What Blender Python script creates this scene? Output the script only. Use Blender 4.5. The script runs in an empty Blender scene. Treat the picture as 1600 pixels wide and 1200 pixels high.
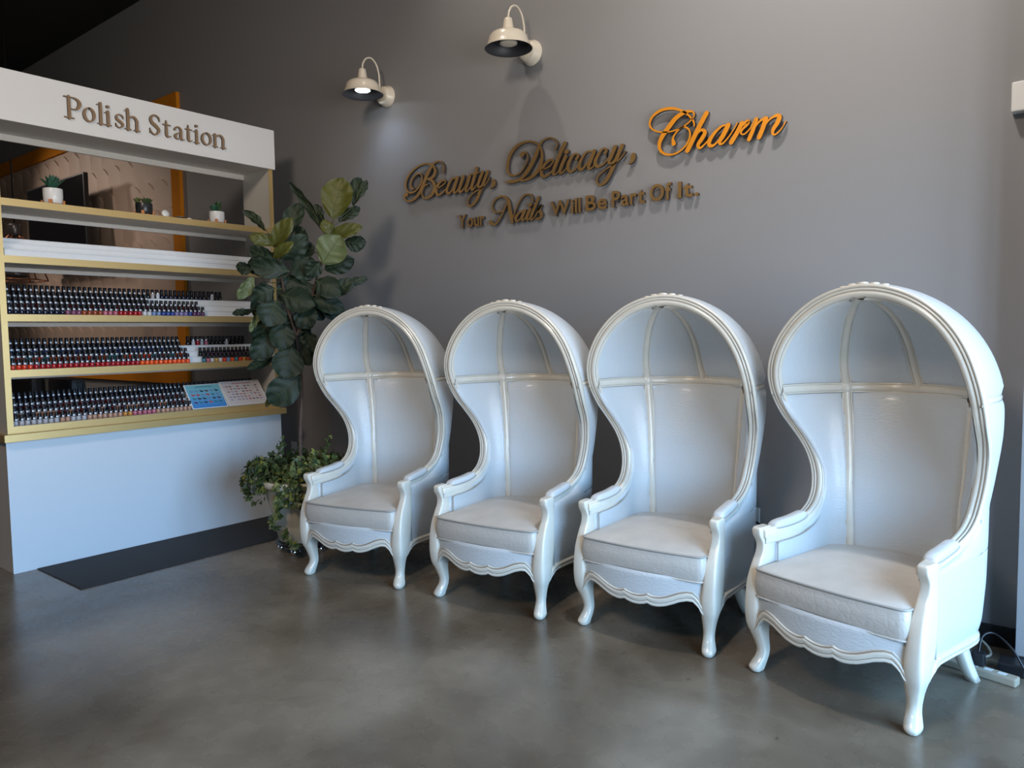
import bpy, math, random
import numpy as np
from mathutils import Matrix, Vector
random.seed(7); rng = np.random.default_rng(7)
C = bpy.context.scene.collection
PI = math.pi

# ---------------------------------------------------------------- camera
CAM = np.array([0.0, -4.034, 1.47]); FPX = 1176.63
YAW, PITCH, ROLL = math.radians(38.50257), math.radians(3.84485), math.radians(-0.78486)
def cam_axes():
    cy, sy, cp, sp = math.cos(YAW), math.sin(YAW), math.cos(PITCH), math.sin(PITCH)
    F = np.array([-sy*cp, cy*cp, -sp]); R = np.array([cy, sy, 0.0]); U = np.cross(R, F)
    c, s = math.cos(ROLL), math.sin(ROLL)
    return c*R+s*U, -s*R+c*U, F
AR, AU, AF = cam_axes()
cam = bpy.data.cameras.new('camera'); camo = bpy.data.objects.new('camera', cam); C.objects.link(camo)
cam.sensor_fit = 'HORIZONTAL'; cam.sensor_width = 36.0; cam.lens = FPX/1600*36.0; cam.clip_start = .05; cam.clip_end = 100
mw = Matrix.Identity(4)
for i in range(3):
    mw[i][0], mw[i][1], mw[i][2], mw[i][3] = AR[i], AU[i], -AF[i], CAM[i]
camo.matrix_world = mw
bpy.context.scene.camera = camo
def atd(px, py, d):
    """point seen at pixel px,py at forward distance d"""
    r = AR*(px-800)/FPX + AU*(600-py)/FPX + AF
    return CAM + r*d

# ---------------------------------------------------------------- materials
def lin(c):
    return tuple(((v/255)/12.92 if v/255 <= .04045 else ((v/255+.055)/1.055)**2.4) for v in c)
def mat(name, col, rough=.5, metal=0.0, spec=.5, coat=0.0, bump=None, var=None, emit=None, trans=0.0):
    m = bpy.data.materials.new(name); m.use_nodes = True
    nt = m.node_tree; b = nt.nodes['Principled BSDF']
    b.inputs['Base Color'].default_value = (*col, 1); b.inputs['Roughness'].default_value = rough
    b.inputs['Metallic'].default_value = metal; b.inputs['Specular IOR Level'].default_value = spec
    b.inputs['Coat Weight'].default_value = coat; b.inputs['Coat Roughness'].default_value = .08
    b.inputs['Transmission Weight'].default_value = trans
    tc = nt.nodes.new('ShaderNodeTexCoord')
    if var:       # (scale, amount): mottled value variation
        n = nt.nodes.new('ShaderNodeTexNoise'); n.inputs['Scale'].default_value = var[0]; n.inputs['Detail'].default_value = 5
        nt.links.new(tc.outputs['Object'], n.inputs['Vector'])
        r = nt.nodes.new('ShaderNodeValToRGB')
        r.color_ramp.elements[0].position = .3; r.color_ramp.elements[1].position = .7
        r.color_ramp.elements[0].color = (*[max(0, c*(1-var[1])) for c in col], 1)
        r.color_ramp.elements[1].color = (*[min(1, c*(1+var[1])) for c in col], 1)
        nt.links.new(n.outputs['Fac'], r.inputs['Fac']); nt.links.new(r.outputs['Color'], b.inputs['Base Color'])
    if bump:      # (kind, scale, strength)
        if bump[0] == 'noise':
            t = nt.nodes.new('ShaderNodeTexNoise'); t.inputs['Detail'].default_value = 3; out = t.outputs['Fac']
        else:
            t = nt.nodes.new('ShaderNodeTexVoronoi'); t.feature = 'DISTANCE_TO_EDGE'; out = t.outputs['Distance']
        t.inputs['Scale'].default_value = bump[1]
        src = tc.outputs['Object']
        if len(bump) > 3:
            mp = nt.nodes.new('ShaderNodeMapping'); mp.inputs['Scale'].default_value = bump[3]
            nt.links.new(src, mp.inputs['Vector']); src = mp.outputs['Vector']
        nt.links.new(src, t.inputs['Vector'])
        bp = nt.nodes.new('ShaderNodeBump'); bp.inputs['Strength'].default_value = bump[2]; bp.inputs['Distance'].default_value = .004
        if bump[0] == 'voronoi':
            mr = nt.nodes.new('ShaderNodeMapRange'); mr.inputs['From Max'].default_value = .18
            nt.links.new(out, mr.inputs['Value']); out = mr.outputs['Result']
        nt.links.new(out, bp.inputs['Height']); nt.links.new(bp.outputs['Normal'], b.inputs['Normal'])
    if emit:
        b.inputs['Emission Color'].default_value = (*emit[0], 1); b.inputs['Emission Strength'].default_value = emit[1]
    return m

M = {}
M['leather'] = mat('white_embossed_leather', (.62, .635, .64), .33, coat=.12, bump=('voronoi', 36, .17, (.7, .7, 2.4)))
M['cushion'] = mat('seat_leather', (.58, .53, .475), .38, coat=.06, bump=('voronoi', 38, .13, (.7, 2.0, 1.0)), var=(9, .07))
M['frame'] = mat('cream_lacquered_wood', (.74, .68, .58), .22, coat=.3, var=(14, .04))
M['glaze'] = mat('antique_glaze_line', (.27, .235, .19), .4)
M['letter_edge'] = mat('dark_letter_edge', (.045, .035, .03), .5)
M['welt'] = mat('welt_leather', (.36, .34, .31), .45)
M['wall'] = mat('grey_wall_paint', (.245, .240, .244), .62, bump=('noise', 140, .05))
M['ceil'] = mat('black_ceiling_paint', (.012, .011, .011), .8)
M['darkside'] = mat('dark_interior_paint', (.05, .045, .042), .8)
M['white_lam_base'] = mat('white_laminate_blue_lit', (.70, .75, .80), .28)  # base front panel: blue window light tinted into the white laminate
M['white_lam'] = mat('white_laminate', (.78, .78, .79), .28)
M['offwhite'] = mat('off_white_panel', (.62, .585, .54), .4)
M['gold'] = mat('brushed_gold_trim', (.66, .47, .20), .38, metal=.55)
M['bronze'] = mat('bronze_letter', (.46, .27, .10), .36, metal=.7)
M['orange_reflect'] = mat('letter_orange_reflection', (.82, .30, .015), .42, metal=.25)  # orange reflected light painted into the colour of the word Charm
M['taupe'] = mat('taupe_metal_letter', (.36, .235, .14), .38, metal=.5)
M['orange'] = mat('orange_frame_paint', (.58, .20, .010), .85, spec=.15)
M['lampcream'] = mat('cream_enamel', (.74, .66, .54), .3, coat=.2)
M['lampdark'] = mat('dark_shade_inside', (.03, .03, .035), .5)
M['bulb_on'] = mat('lit_lamp_lens', (.9, .95, 1), .3, emit=((.80, .90, 1.0), 22))
M['bulb_off'] = mat('unlit_lamp_lens', (.78, .70, .56), .25, coat=.4, bump=('voronoi', 60, .5))
M['mat'] = mat('dark_rubber_mat', (.022, .021, .023), .75, bump=('noise', 300, .4))
M['black'] = mat('black_plastic', (.012, .012, .014), .35)
M['blackfab'] = mat('black_upholstery', (.018, .017, .018), .55)
M['baseboard'] = mat('black_baseboard', (.010, .010, .011), .5)
M['pier'] = mat('grey_pier_paint', (.27, .255, .25), .65)
M['steel'] = mat('chrome', (.75, .75, .78), .12, metal=1)
M['whiteplastic'] = mat('white_plastic', (.72, .72, .70), .35)
M['acrylic'] = mat('white_acrylic', (.80, .82, .84), .2)
M['pot'] = mat('stone_white_planter', (.64, .575, .46), .55, var=(5, .05), bump=('noise', 40, .1))
M['ceramic'] = mat('white_ceramic', (.78, .78, .77), .3)
M['blackceramic'] = mat('black_ceramic', (.02, .022, .025), .3)
M['terracotta'] = mat('orange_wood_stand', (.50, .17, .04), .5)
M['soil'] = mat('potting_soil', (.03, .02, .013), .9)
M['bark'] = mat('brown_bark', (.085, .05, .035), .75, bump=('noise', 60, .6), var=(30, .3))
M['screen'] = mat('dark_glass_screen', (.008, .008, .010), .12, coat=.5)
M['copper'] = mat('copper_wire', (.42, .16, .08), .3, metal=.8)
M['smoke'] = mat('dark_pewter_shade', (.10, .09, .09), .3, metal=.5)
M['window_frame'] = mat('dark_window_frame', (.03, .03, .03), .4, metal=.5)
M['cord'] = mat('beige_cord', (.42, .37, .30), .5)
M['strip'] = mat('beige_plastic', (.36, .31, .24), .5)  # power strip: chair's shadow put into the colour by darkening it

def leafmat(name, c1, c2, under, rough=.34):
    m = bpy.data.materials.new(name); m.use_nodes = True; nt = m.node_tree; b = nt.nodes['Principled BSDF']
    tc = nt.nodes.new('ShaderNodeTexCoord'); n = nt.nodes.new('ShaderNodeTexNoise'); n.inputs['Scale'].default_value = 18
    nt.links.new(tc.outputs['Object'], n.inputs['Vector'])
    r = nt.nodes.new('ShaderNodeValToRGB'); r.color_ramp.elements[0].position = .35; r.color_ramp.elements[1].position = .65
    r.color_ramp.elements[0].color = (*c1, 1); r.color_ramp.elements[1].color = (*c2, 1)
    nt.links.new(n.outputs['Fac'], r.inputs['Fac'])
    g = nt.nodes.new('ShaderNodeNewGeometry'); mx = nt.nodes.new('ShaderNodeMix'); mx.data_type = 'RGBA'
    nt.links.new(g.outputs['Backfacing'], mx.inputs['Factor']); nt.links.new(r.outputs['Color'], mx.inputs[6])
    mx.inputs[7].default_value = (*under, 1)
    nt.links.new(mx.outputs[2], b.inputs['Base Color']); b.inputs['Roughness'].default_value = rough
    b.inputs['Subsurface Weight'].default_value = 0.0
    return m
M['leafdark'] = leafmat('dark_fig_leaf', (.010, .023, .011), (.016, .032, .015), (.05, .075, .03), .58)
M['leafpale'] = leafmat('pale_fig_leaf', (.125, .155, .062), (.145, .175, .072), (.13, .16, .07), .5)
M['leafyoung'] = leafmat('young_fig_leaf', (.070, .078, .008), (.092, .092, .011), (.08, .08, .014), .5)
M['vein'] = mat('leaf_vein', (.10, .11, .04), .5)
M['ivy'] = leafmat('ivy_leaf', (.035, .065, .022), (.10, .13, .035), (.07, .09, .03), .45)
M['ivyl'] = leafmat('variegated_ivy_leaf', (.15, .18, .05), (.24, .24, .05), (.14, .15, .05), .45)
M['succ'] = leafmat('succulent_leaf', (.03, .11, .075), (.05, .16, .10), (.04, .12, .08), .4)
M['succ2'] = leafmat('light_succulent_leaf', (.10, .14, .03), (.17, .19, .06), (.1, .13, .04), .4)

def floor_material():
    m = bpy.data.materials.new('polished_concrete'); m.use_nodes = True; nt = m.node_tree; b = nt.nodes['Principled BSDF']
    tc = nt.nodes.new('ShaderNodeTexCoord')
    def noise(s, d, dist=0.0, w=0):
        n = nt.nodes.new('ShaderNodeTexNoise'); n.inputs['Scale'].default_value = s; n.inputs['Detail'].default_value = d
        n.inputs['Distortion'].default_value = dist
        mp = nt.nodes.new('ShaderNodeMapping'); mp.inputs['Location'].default_value = (w, w*.7, 0)
        nt.links.new(tc.outputs['Object'], mp.inputs['Vector']); nt.links.new(mp.outputs['Vector'], n.inputs['Vector']); return n
    a = noise(1.1, 12, .25); c = noise(7, 12, .35, 3)
    r = nt.nodes.new('ShaderNodeValToRGB'); e = r.color_ramp.elements
    e[0].position = .36; e[0].color = (.098, .072, .049, 1); e[1].position = .64; e[1].color = (.245, .200, .150, 1)
    e2 = r.color_ramp.elements.new(.5); e2.color = (.160, .126, .091, 1)
    nt.links.new(a.outputs['Fac'], r.inputs['Fac'])
    mx = nt.nodes.new('ShaderNodeMix'); mx.data_type = 'RGBA'; mx.blend_type = 'OVERLAY'; mx.inputs['Factor'].default_value = .22
    nt.links.new(r.outputs['Color'], mx.inputs[6]); nt.links.new(c.outputs['Fac'], mx.inputs[7])
    # hairline trowel marks
    v = nt.nodes.new('ShaderNodeTexVoronoi'); v.feature = 'DISTANCE_TO_EDGE'; v.inputs['Scale'].default_value = 1.15
    d = noise(2.2, 4, 0, 9); ad = nt.nodes.new('ShaderNodeVectorMath'); ad.operation = 'ADD'
    nt.links.new(tc.outputs['Object'], ad.inputs[0]); nt.links.new(d.outputs['Color'], ad.inputs[1]); nt.links.new(ad.outputs[0], v.inputs['Vector'])
    mr = nt.nodes.new('ShaderNodeMapRange'); mr.inputs['From Max'].default_value = .006; mr.inputs['To Min'].default_value = .55
    nt.links.new(v.outputs['Distance'], mr.inputs['Value'])
    m2 = nt.nodes.new('ShaderNodeMix'); m2.data_type = 'RGBA'; m2.blend_type = 'MULTIPLY'; m2.inputs['Factor'].default_value = .5
    nt.links.new(mx.outputs[2], m2.inputs[6]); nt.links.new(mr.outputs['Result'], m2.inputs[7])
    # small dark specks and pits
    sv = nt.nodes.new('ShaderNodeTexVoronoi'); sv.inputs['Scale'].default_value = 5.5; sv.inputs['Randomness'].default_value = 1.0
    mp2 = nt.nodes.new('ShaderNodeMapping'); mp2.inputs['Scale'].default_value = (1.0, .62, 1.0); mp2.inputs['Rotation'].default_value = (0, 0, .5)
    nt.links.new(tc.outputs['Object'], mp2.inputs['Vector']); nt.links.new(mp2.outputs['Vector'], sv.inputs['Vector'])
    sr = nt.nodes.new('ShaderNodeMapRange'); sr.inputs['From Min'].default_value = .02; sr.inputs['From Max'].default_value = .055; sr.inputs['To Min'].default_value = .45
    nt.links.new(sv.outputs['Distance'], sr.inputs['Value'])
    m3 = nt.nodes.new('ShaderNodeMix'); m3.data_type = 'RGBA'; m3.blend_type = 'MULTIPLY'; m3.inputs['Factor'].default_value = .8
    nt.links.new(m2.outputs[2], m3.inputs[6]); nt.links.new(sr.outputs['Result'], m3.inputs[7])
    nt.links.new(m3.outputs[2], b.inputs['Base Color'])
    rr = nt.nodes.new('ShaderNodeMapRange'); rr.inputs['To Min'].default_value = .16; rr.inputs['To Max'].default_value = .38
    nt.links.new(c.outputs['Fac'], rr.inputs['Value']); nt.links.new(rr.outputs['Result'], b.inputs['Roughness'])
    b.inputs['Specular IOR Level'].default_value = .5
    bp = nt.nodes.new('ShaderNodeBump'); bp.inputs['Strength'].default_value = .05; bp.inputs['Distance'].default_value = .01
    nt.links.new(a.outputs['Fac'], bp.inputs['Height']); nt.links.new(bp.outputs['Normal'], b.inputs['Normal'])
    return m
M['floor'] = floor_material()

# ---------------------------------------------------------------- mesh helpers
class MB:
    """collects polygons (with material slots) for ONE mesh object"""
    def __init__(s): s.v = []; s.f = []; s.mi = []; s.mats = []; s.sm = []
    def slot(s, m):
        if m not in s.mats: s.mats.append(m)
        return s.mats.index(m)
    def add(s, vs, fs, m, smooth=False):
        o = len(s.v); k = s.slot(m)
        s.v += [tuple(float(c) for c in p) for p in vs]
        for i, f in enumerate(fs):
            s.f.append(tuple(o+j for j in f)); s.mi.append(k if not isinstance(m, list) else 0); s.sm.append(smooth)
        return s
    def box(s, lo, hi, m, bev=0.0):
        (x0, y0, z0), (x1, y1, z1) = lo, hi
        if bev <= 0:
            vs = [(x, y, z) for x in (x0, x1) for y in (y0, y1) for z in (z0, z1)]
            return s.add(vs, [(0, 1, 3, 2), (4, 6, 7, 5), (0, 4, 5, 1), (2, 3, 7, 6), (0, 2, 6, 4), (1, 5, 7, 3)], m)
        import bmesh
        bm = bmesh.new(); bmesh.ops.create_cube(bm, size=1)
        for v in bm.verts: v.co = Vector(((x0+x1)/2+v.co.x*(x1-x0), (y0+y1)/2+v.co.y*(y1-y0), (z0+z1)/2+v.co.z*(z1-z0)))
        bmesh.ops.bevel(bm, geom=bm.edges[:], offset=bev, segments=2, profile=.6, affect='EDGES')
        bm.verts.index_update()
        s.add([v.co[:] for v in bm.verts], [[v.index for v in f.verts] for f in bm.faces], m); bm.free(); return s
    def grid(s, P, m, close_u=False, close_v=False, smooth=True, flip=False):
        P = np.asarray(P, float); nu, nv = P.shape[:2]; fs = []
        for i in range(nu if close_u else nu-1):
            for j in range(nv if close_v else nv-1):
                a, b, c, d = i*nv+j, ((i+1) % nu)*nv+j, ((i+1) % nu)*nv+(j+1) % nv, i*nv+(j+1) % nv
                fs.append((a, d, c, b) if flip else (a, b, c, d))
        return s.add(P.reshape(-1, 3), fs, m, smooth)
    def lathe(s, prof, center, m, n=32, axis=None, smooth=True, capt=False, capb=False):
        """prof: (r, h) list; axis: direction of h"""
        ax = np.array(axis if axis is not None else (0, 0, 1), float); ax /= np.linalg.norm(ax)
        t = np.array((1, 0, 0)) if abs(ax[0]) < .9 else np.array((0, 1, 0)); e1 = np.cross(ax, t); e1 /= np.linalg.norm(e1); e2 = np.cross(ax, e1)
        c = np.asarray(center, float); P = []
        for r, hh in prof:
            P.append([c+ax*hh+r*(math.cos(2*PI*k/n)*e1+math.sin(2*PI*k/n)*e2) for k in range(n)])
        s.grid(P, m, close_v=True, smooth=smooth)
        if capb: s.add(P[0], [tuple(range(n))], m)
        if capt: s.add(P[-1], [tuple(range(n))], m)
        return s
    def tube(s, pts, r, m, n=8, closed=False, cap=True):
        pts = np.asarray(pts, float); N = len(pts); rs = np.broadcast_to(np.asarray(r, float), (N,))
        T = np.gradient(pts, axis=0) if not closed else np.roll(pts, -1, 0)-np.roll(pts, 1, 0)
        T /= np.linalg.norm(T, axis=1)[:, None]+1e-12
        up = np.array((0, 0, 1.0)) if abs(T[0][2]) < .9 else np.array((1.0, 0, 0)); P = []
        nrm = np.cross(T[0], up); nrm /= np.linalg.norm(nrm)
        for i in range(N):
            nrm = nrm-T[i]*(nrm@T[i]); nrm /= np.linalg.norm(nrm)+1e-12; b = np.cross(T[i], nrm)
            P.append([pts[i]+rs[i]*(math.cos(2*PI*k/n)*nrm+math.sin(2*PI*k/n)*b) for k in range(n)])
        s.grid(P, m, close_u=closed, close_v=True)
        if cap and not closed:
            s.add(P[0], [tuple(range(n))[::-1]], m); s.add(P[-1], [tuple(range(n))], m)
        return s
    def sweep(s, pts, A, B, prof, m, m2=None, dark=(), closed=False, caps=False):
        """profile (a,b) carried along pts with axes A,B; edges whose index is in dark get material m2"""
        pts, A, B = np.asarray(pts), np.asarray(A), np.asarray(B)
        P = np.stack([pts+a*A+b*B for a, b in prof], 1)
        nv = len(prof); nu = len(pts); k1 = s.slot(m); k2 = s.slot(m2) if m2 else k1
        o = len(s.v); s.v += [tuple(map(float, p)) for p in P.reshape(-1, 3)]
        for i in range(nu if closed else nu-1):
            for j in range(nv-1):
                i2 = (i+1) % nu
                s.f.append((o+i*nv+j, o+i2*nv+j, o+i2*nv+j+1, o+i*nv+j+1)); s.mi.append(k2 if j in dark else k1); s.sm.append(True)
        if caps:
            s.f.append(tuple(o+j for j in range(nv))); s.mi.append(k1); s.sm.append(False)
            s.f.append(tuple(o+(nu-1)*nv+j for j in range(nv))[::-1]); s.mi.append(k1); s.sm.append(False)
        return s
    def mirror(s, axis=0):
        """append the mirror image in x"""
        o = len(s.v); nf = len(s.f)
        s.v += [(-x, y, z) for x, y, z in s.v[:o]]
        for i in range(nf):
            s.f.append(tuple(o+j for j in s.f[i])[::-1]); s.mi.append(s.mi[i]); s.sm.append(s.sm[i])
        return s
    def mesh(s, name):
        me = bpy.data.meshes.new(name); me.from_pydata(s.v, [], s.f)
        for m in s.mats: me.materials.append(m)
        me.polygons.foreach_set('material_index', s.mi); me.polygons.foreach_set('use_smooth', s.sm); me.update()
        return me
    def build(s, name, parent=None, loc=None, fixn=True):
        me = s.mesh(name)
        if fixn:
            import bmesh
            bm = bmesh.new(); bm.from_mesh(me); bmesh.ops.remove_doubles(bm, verts=bm.verts[:], dist=1e-5)
            bmesh.ops.recalc_face_normals(bm, faces=bm.faces[:]); bm.to_mesh(me); bm.free()
        return link(name, me, parent, loc)
def link(name, me, parent=None, loc=None):
    o = bpy.data.objects.new(name, me); C.objects.link(o)
    if parent is not None: o.parent = parent
    if loc is not None: o.location = loc
    return o
def tag(o, label, cat, group=None, kind=None):
    o['label'] = label
    if cat: o['category'] = cat
    if group: o['group'] = group
    if kind: o['kind'] = kind
    return o
def thing(name, label, cat, loc=(0, 0, 0), rz=0.0, group=None):
    o = bpy.data.objects.new(name, None); C.objects.link(o); o.empty_display_size = .1
    o.location = loc; o.rotation_euler = (0, 0, rz)
    return tag(o, label, cat, group)
def struct(o):
    o['kind'] = 'structure'; return o
def copy_tree(o, parent=None):
    c = o.copy(); C.objects.link(c)
    if parent is not None: c.parent = parent
    for ch in list(o.children): copy_tree(ch, c)
    return c
def cr(pts, n=6, closed=False):
    """Catmull-Rom through pts (any dimension)"""
    P = np.asarray(pts, float); N = len(P); out = []
    for i in range(N if closed else N-1):
        if closed: p0, p1, p2, p3 = P[(i-1) % N], P[i], P[(i+1) % N], P[(i+2) % N]
        else: p0, p1, p2, p3 = P[max(i-1, 0)], P[i], P[i+1], P[min(i+2, N-1)]
        for k in range(n):
            t = k/n
            out.append(.5*((2*p1)+(-p0+p2)*t+(2*p0-5*p1+4*p2-p3)*t*t+(-p0+3*p1-3*p2+p3)*t**3))
    if not closed: out.append(P[-1])
    return np.array(out)
def resample(P, n):
    P = np.asarray(P, float); d = np.r_[0, np.cumsum(np.linalg.norm(np.diff(P, axis=0), axis=1))]
    t = np.linspace(0, d[-1], n); return np.stack([np.interp(t, d, P[:, k]) for k in range(P.shape[1])], 1)
# ---------------------------------------------------------------- canopy chairs
ZS, HA, HC = 1.2, .441, .446          # shoulder height, hood half width, hood height above shoulder
def hood_y(z): return .200+.042*math.exp(-max(0, z-1.23)/.07) if z > 1.23 else .242
low = [(.3655, .040, .605), (.354, .095, .607), (.345, .19, .611), (.342, .27, .620), (.343, .34, .640), (.349, .405, .672), (.355, .446, .715),
       (.360, .464, .76), (.367, .472, .81), (.378, .466, .87), (.391, .444, .93), (.406, .409, .99), (.421, .362, 1.05), (.433, .309, 1.11), (.440, .268, 1.17)]
hood = [(HA*math.cos(t), hood_y(ZS+HC*math.sin(t)), ZS+HC*math.sin(t)) for t in np.linspace(.05, PI/2, 14)]
EDGE = resample(cr(low+hood, 8), 150)                     # right-hand rim, arm front to crown
def Ez(z): return np.interp(z, EDGE[:, 2], EDGE[:, 0]), np.interp(z, EDGE[:, 2], EDGE[:, 1])
def ell(z):
    if z >= .76: X, Y = Ez(min(z, 1.2))
    else: X, Y = np.interp(z, [.20, .30, .45, .62, .76], [.335, .350, .358, .360, .360]), .464
    YB = np.interp(z, [.20, .28, .45, .9, 1.2], [.645, .680, .705, .735, .795])
    return X, Y, YB
EN = 2/2.35                            # outside sections are squarer than the inside ones
def ec(p, n=1.0): c = math.cos(p); return math.copysign(abs(c)**n, c)
def es(p, n=1.0): return abs(math.sin(p))**n
def row(z, ins, shift=0.0, insb=None):
    """right half of a horizontal section: front edge to the middle of the back"""
    X, Y, YB = ell(z); insb = ins if insb is None else insb
    zz = z+shift
    fx, fy = Ez(zz) if zz >= .606 else (.356, .055)
    fy = max(fy, .085)
    P = []
    if fy < Y-.004:
        x0 = (.327 if fy < .10 else fx-ins) if ins > .02 else fx-ins
        for t in np.linspace(0, 1, 24)[:-1]: P.append((x0+(X-ins-x0)*math.sin(PI/2*t)**.8, fy+(Y-fy)*t))
    ph = np.linspace(0, PI/2, 60)
    i0 = len(P)
    n = 1.0 if ins > .02 else EN
    P += [((X-ins)*ec(p, n), Y+(YB-insb-Y)*es(p, n)) for p in ph]
    return np.array(P), i0
def phs(z):                                              # where the back stiles run
    X, Y, YB = ell(z); x = .228+(z-.45)/.75*.040; return math.acos(x/(X-INS))
INS, INSB = .050, .088
PHS = phs(1.2)
IA, IC = HA-INS, HC-INS
def hood_pt(ph, th, a=IA, c=IC, ins=INSB):
    z = ZS+c*math.sin(th); _, _, YB = ell(1.2); y0 = hood_y(ZS+HC*math.sin(th))
    n = 1.0 if ins > .02 else EN
    return np.array((a*math.cos(th)*ec(ph, n), y0+(YB-ins-.242)*math.cos(th)*es(ph, n), z))
def puff(P, H, toward, p=7.0, edge=-.001):
    """pad a grid: swell it along its normals, seams staying back"""
    P = np.asarray(P, float); du = np.gradient(P, axis=0); dv = np.gradient(P, axis=1)
    n = np.cross(du, dv); n /= np.linalg.norm(n, axis=2)[..., None]+1e-9
    mid = P[P.shape[0]//2, P.shape[1]//2]; nm = n[P.shape[0]//2, P.shape[1]//2]
    if nm@(np.asarray(toward)-mid) < 0: n = -n
    u = np.abs(np.linspace(-1, 1, P.shape[0]))[:, None]; v = np.abs(np.linspace(-1, 1, P.shape[1]))[None]
    h = np.clip(1-u**p-v**p, 0, 1)**.5
    return P+n*(H*h+edge)[..., None]
RAIL = [(-.0255, -.012), (-.0250, .0035), (-.0222, .0045), (-.0195, .0068), (-.0166, .0050), (-.0150, .0040), (-.012, .0080), (-.006, .0108), (0, .0118)]
RAIL += [(-a, b) for a, b in RAIL[-2::-1]]
RAILD = (0, 1, 4, 11, 14, 15)
def rail(mb, pts, toward, prof=RAIL, scale=1.0):
    pts = np.asarray(pts, float); T = np.gradient(pts, axis=0); T /= np.linalg.norm(T, axis=1)[:, None]
    N = np.asarray(toward)-pts
    N -= T*np.sum(N*T, 1)[:, None]; N /= np.linalg.norm(N, axis=1)[:, None]; A = np.cross(N, T)
    mb.sweep(pts, A, N, [(a*scale, b*scale) for a, b in prof], M['frame'], M['glaze'], RAILD)
def surf_normals(f, us):
    """rail whose normal is the true surface normal: f(u, k) gives the path (k=0) and a neighbour line (k=1)"""
    p = np.array([f(u, 0) for u in us]); q = np.array([f(u, 1) for u in us]); T = np.gradient(p, axis=0)
    n = np.cross(T, q-p); n /= np.linalg.norm(n, axis=1)[:, None]; T /= np.linalg.norm(T, axis=1)[:, None]
    return p, T, n
def srail(mb, f, us, inward, prof=RAIL, scale=1.0):
    p, T, n = surf_normals(f, us); k = len(p)//2
    if n[k]@(np.asarray(inward)-p[k]) < 0: n = -n
    mb.sweep(p, np.cross(n, T), n, [(a*scale, b*scale) for a, b in prof], M['frame'], M['glaze'], RAILD)
CEN = (0, .2, 1.15)

def leg_profile():
    return [  # z, x centre, y front, half width x, half depth y
        (.624, .3450, .014, .0180, .034), (.616, .3450, .006, .0222, .043), (.600, .3450, .006, .0228, .046), (.585, .3448, .011, .0222, .043), (.55, .344, .032, .0215, .034), (.515, .3435, .029, .0218, .036),
        (.48, .3435, .010, .0232, .045), (.42, .3430, -.020, .0262, .058), (.36, .342, -.034, .0300, .062), (.30, .339, -.040, .0340, .060), (.25, .336, -.040, .0365, .052),
        (.20, .333, -.032, .0350, .043), (.15, .325, -.012, .0285, .031), (.10, .319, .004, .0240, .0245), (.070, .319, .000, .0240, .0245), (.045, .324, -.019, .0265, .030), (.022, .329, -.033, .0275, .034), (.006, .329, -.028, .023, .029), (.0, .329, -.020, .018, .022)]
def make_leg_front():
    m = MB(); P = cr([q for q in leg_profile()], 4); rings = []
    for z, xc, yf, hw, hd in P:
        yc = yf+hd; ring = []
        for k in range(28):
            a = 2*PI*k/28+PI/28; c, s_ = math.cos(a), math.sin(a)
            e = 2/(3.6+3.4*min(1, max(0, (z-.10)/.30)))
            x = math.copysign(abs(c)**e, c)*hw; y = math.copysign(abs(s_)**e, s_)*hd
            if s_ < -.5: y += .004*(1-min(1, abs(x)/(hw*.55))**2)*-1   # rounded spine on the front face
            ring.append((xc+x, yc+y, z))
        rings.append(ring)
    m.grid(rings, M['frame'], close_v=True); m.add(rings[0], [tuple(range(28))], M['frame']); m.add(rings[-1], [tuple(range(28))], M['frame'])
    return m
def make_leg_rear():
    m = MB(); rings = []
    for t in np.linspace(0, 1, 9):
        z = .235*(1-t); y = .53+.085*t**1.6; x = .255+.032*t**1.5; hw = .027-.005*t; hd = .032-.008*t
        rings.append([(x+sx*hw, y+sy*hd, z) for sx, sy in ((-1, -1), (1, -1), (1, 1), (-1, 1))])
    R2 = []
    for r in rings:
        r = np.array(r); c = r.mean(0); ring = []
        for k in range(4):
            a, b = r[k], r[(k+1) % 4]; ring += [a*.86+b*.14, a*.5+b*.5, a*.14+b*.86]
        R2.append(ring)
    m.grid(R2, M['frame'], close_v=True); m.add(R2[0], [tuple(range(12))], M['frame']); m.add(R2[-1], [tuple(range(12))], M['frame'])
    return m
def apron_bottom(x):
    ax = abs(x)
    return np.interp(ax, [0, .02, .045, .058, .062, .075, .095, .12, .15, .18, .21, .245, .27, .295, .312],
                     [.196, .197, .203, .2085, .2085, .203, .2005, .203, .211, .224, .238, .2475, .246, .222, .185])
def apron_y(x): return -.074+.046*(abs(x)/.30)**2
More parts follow.
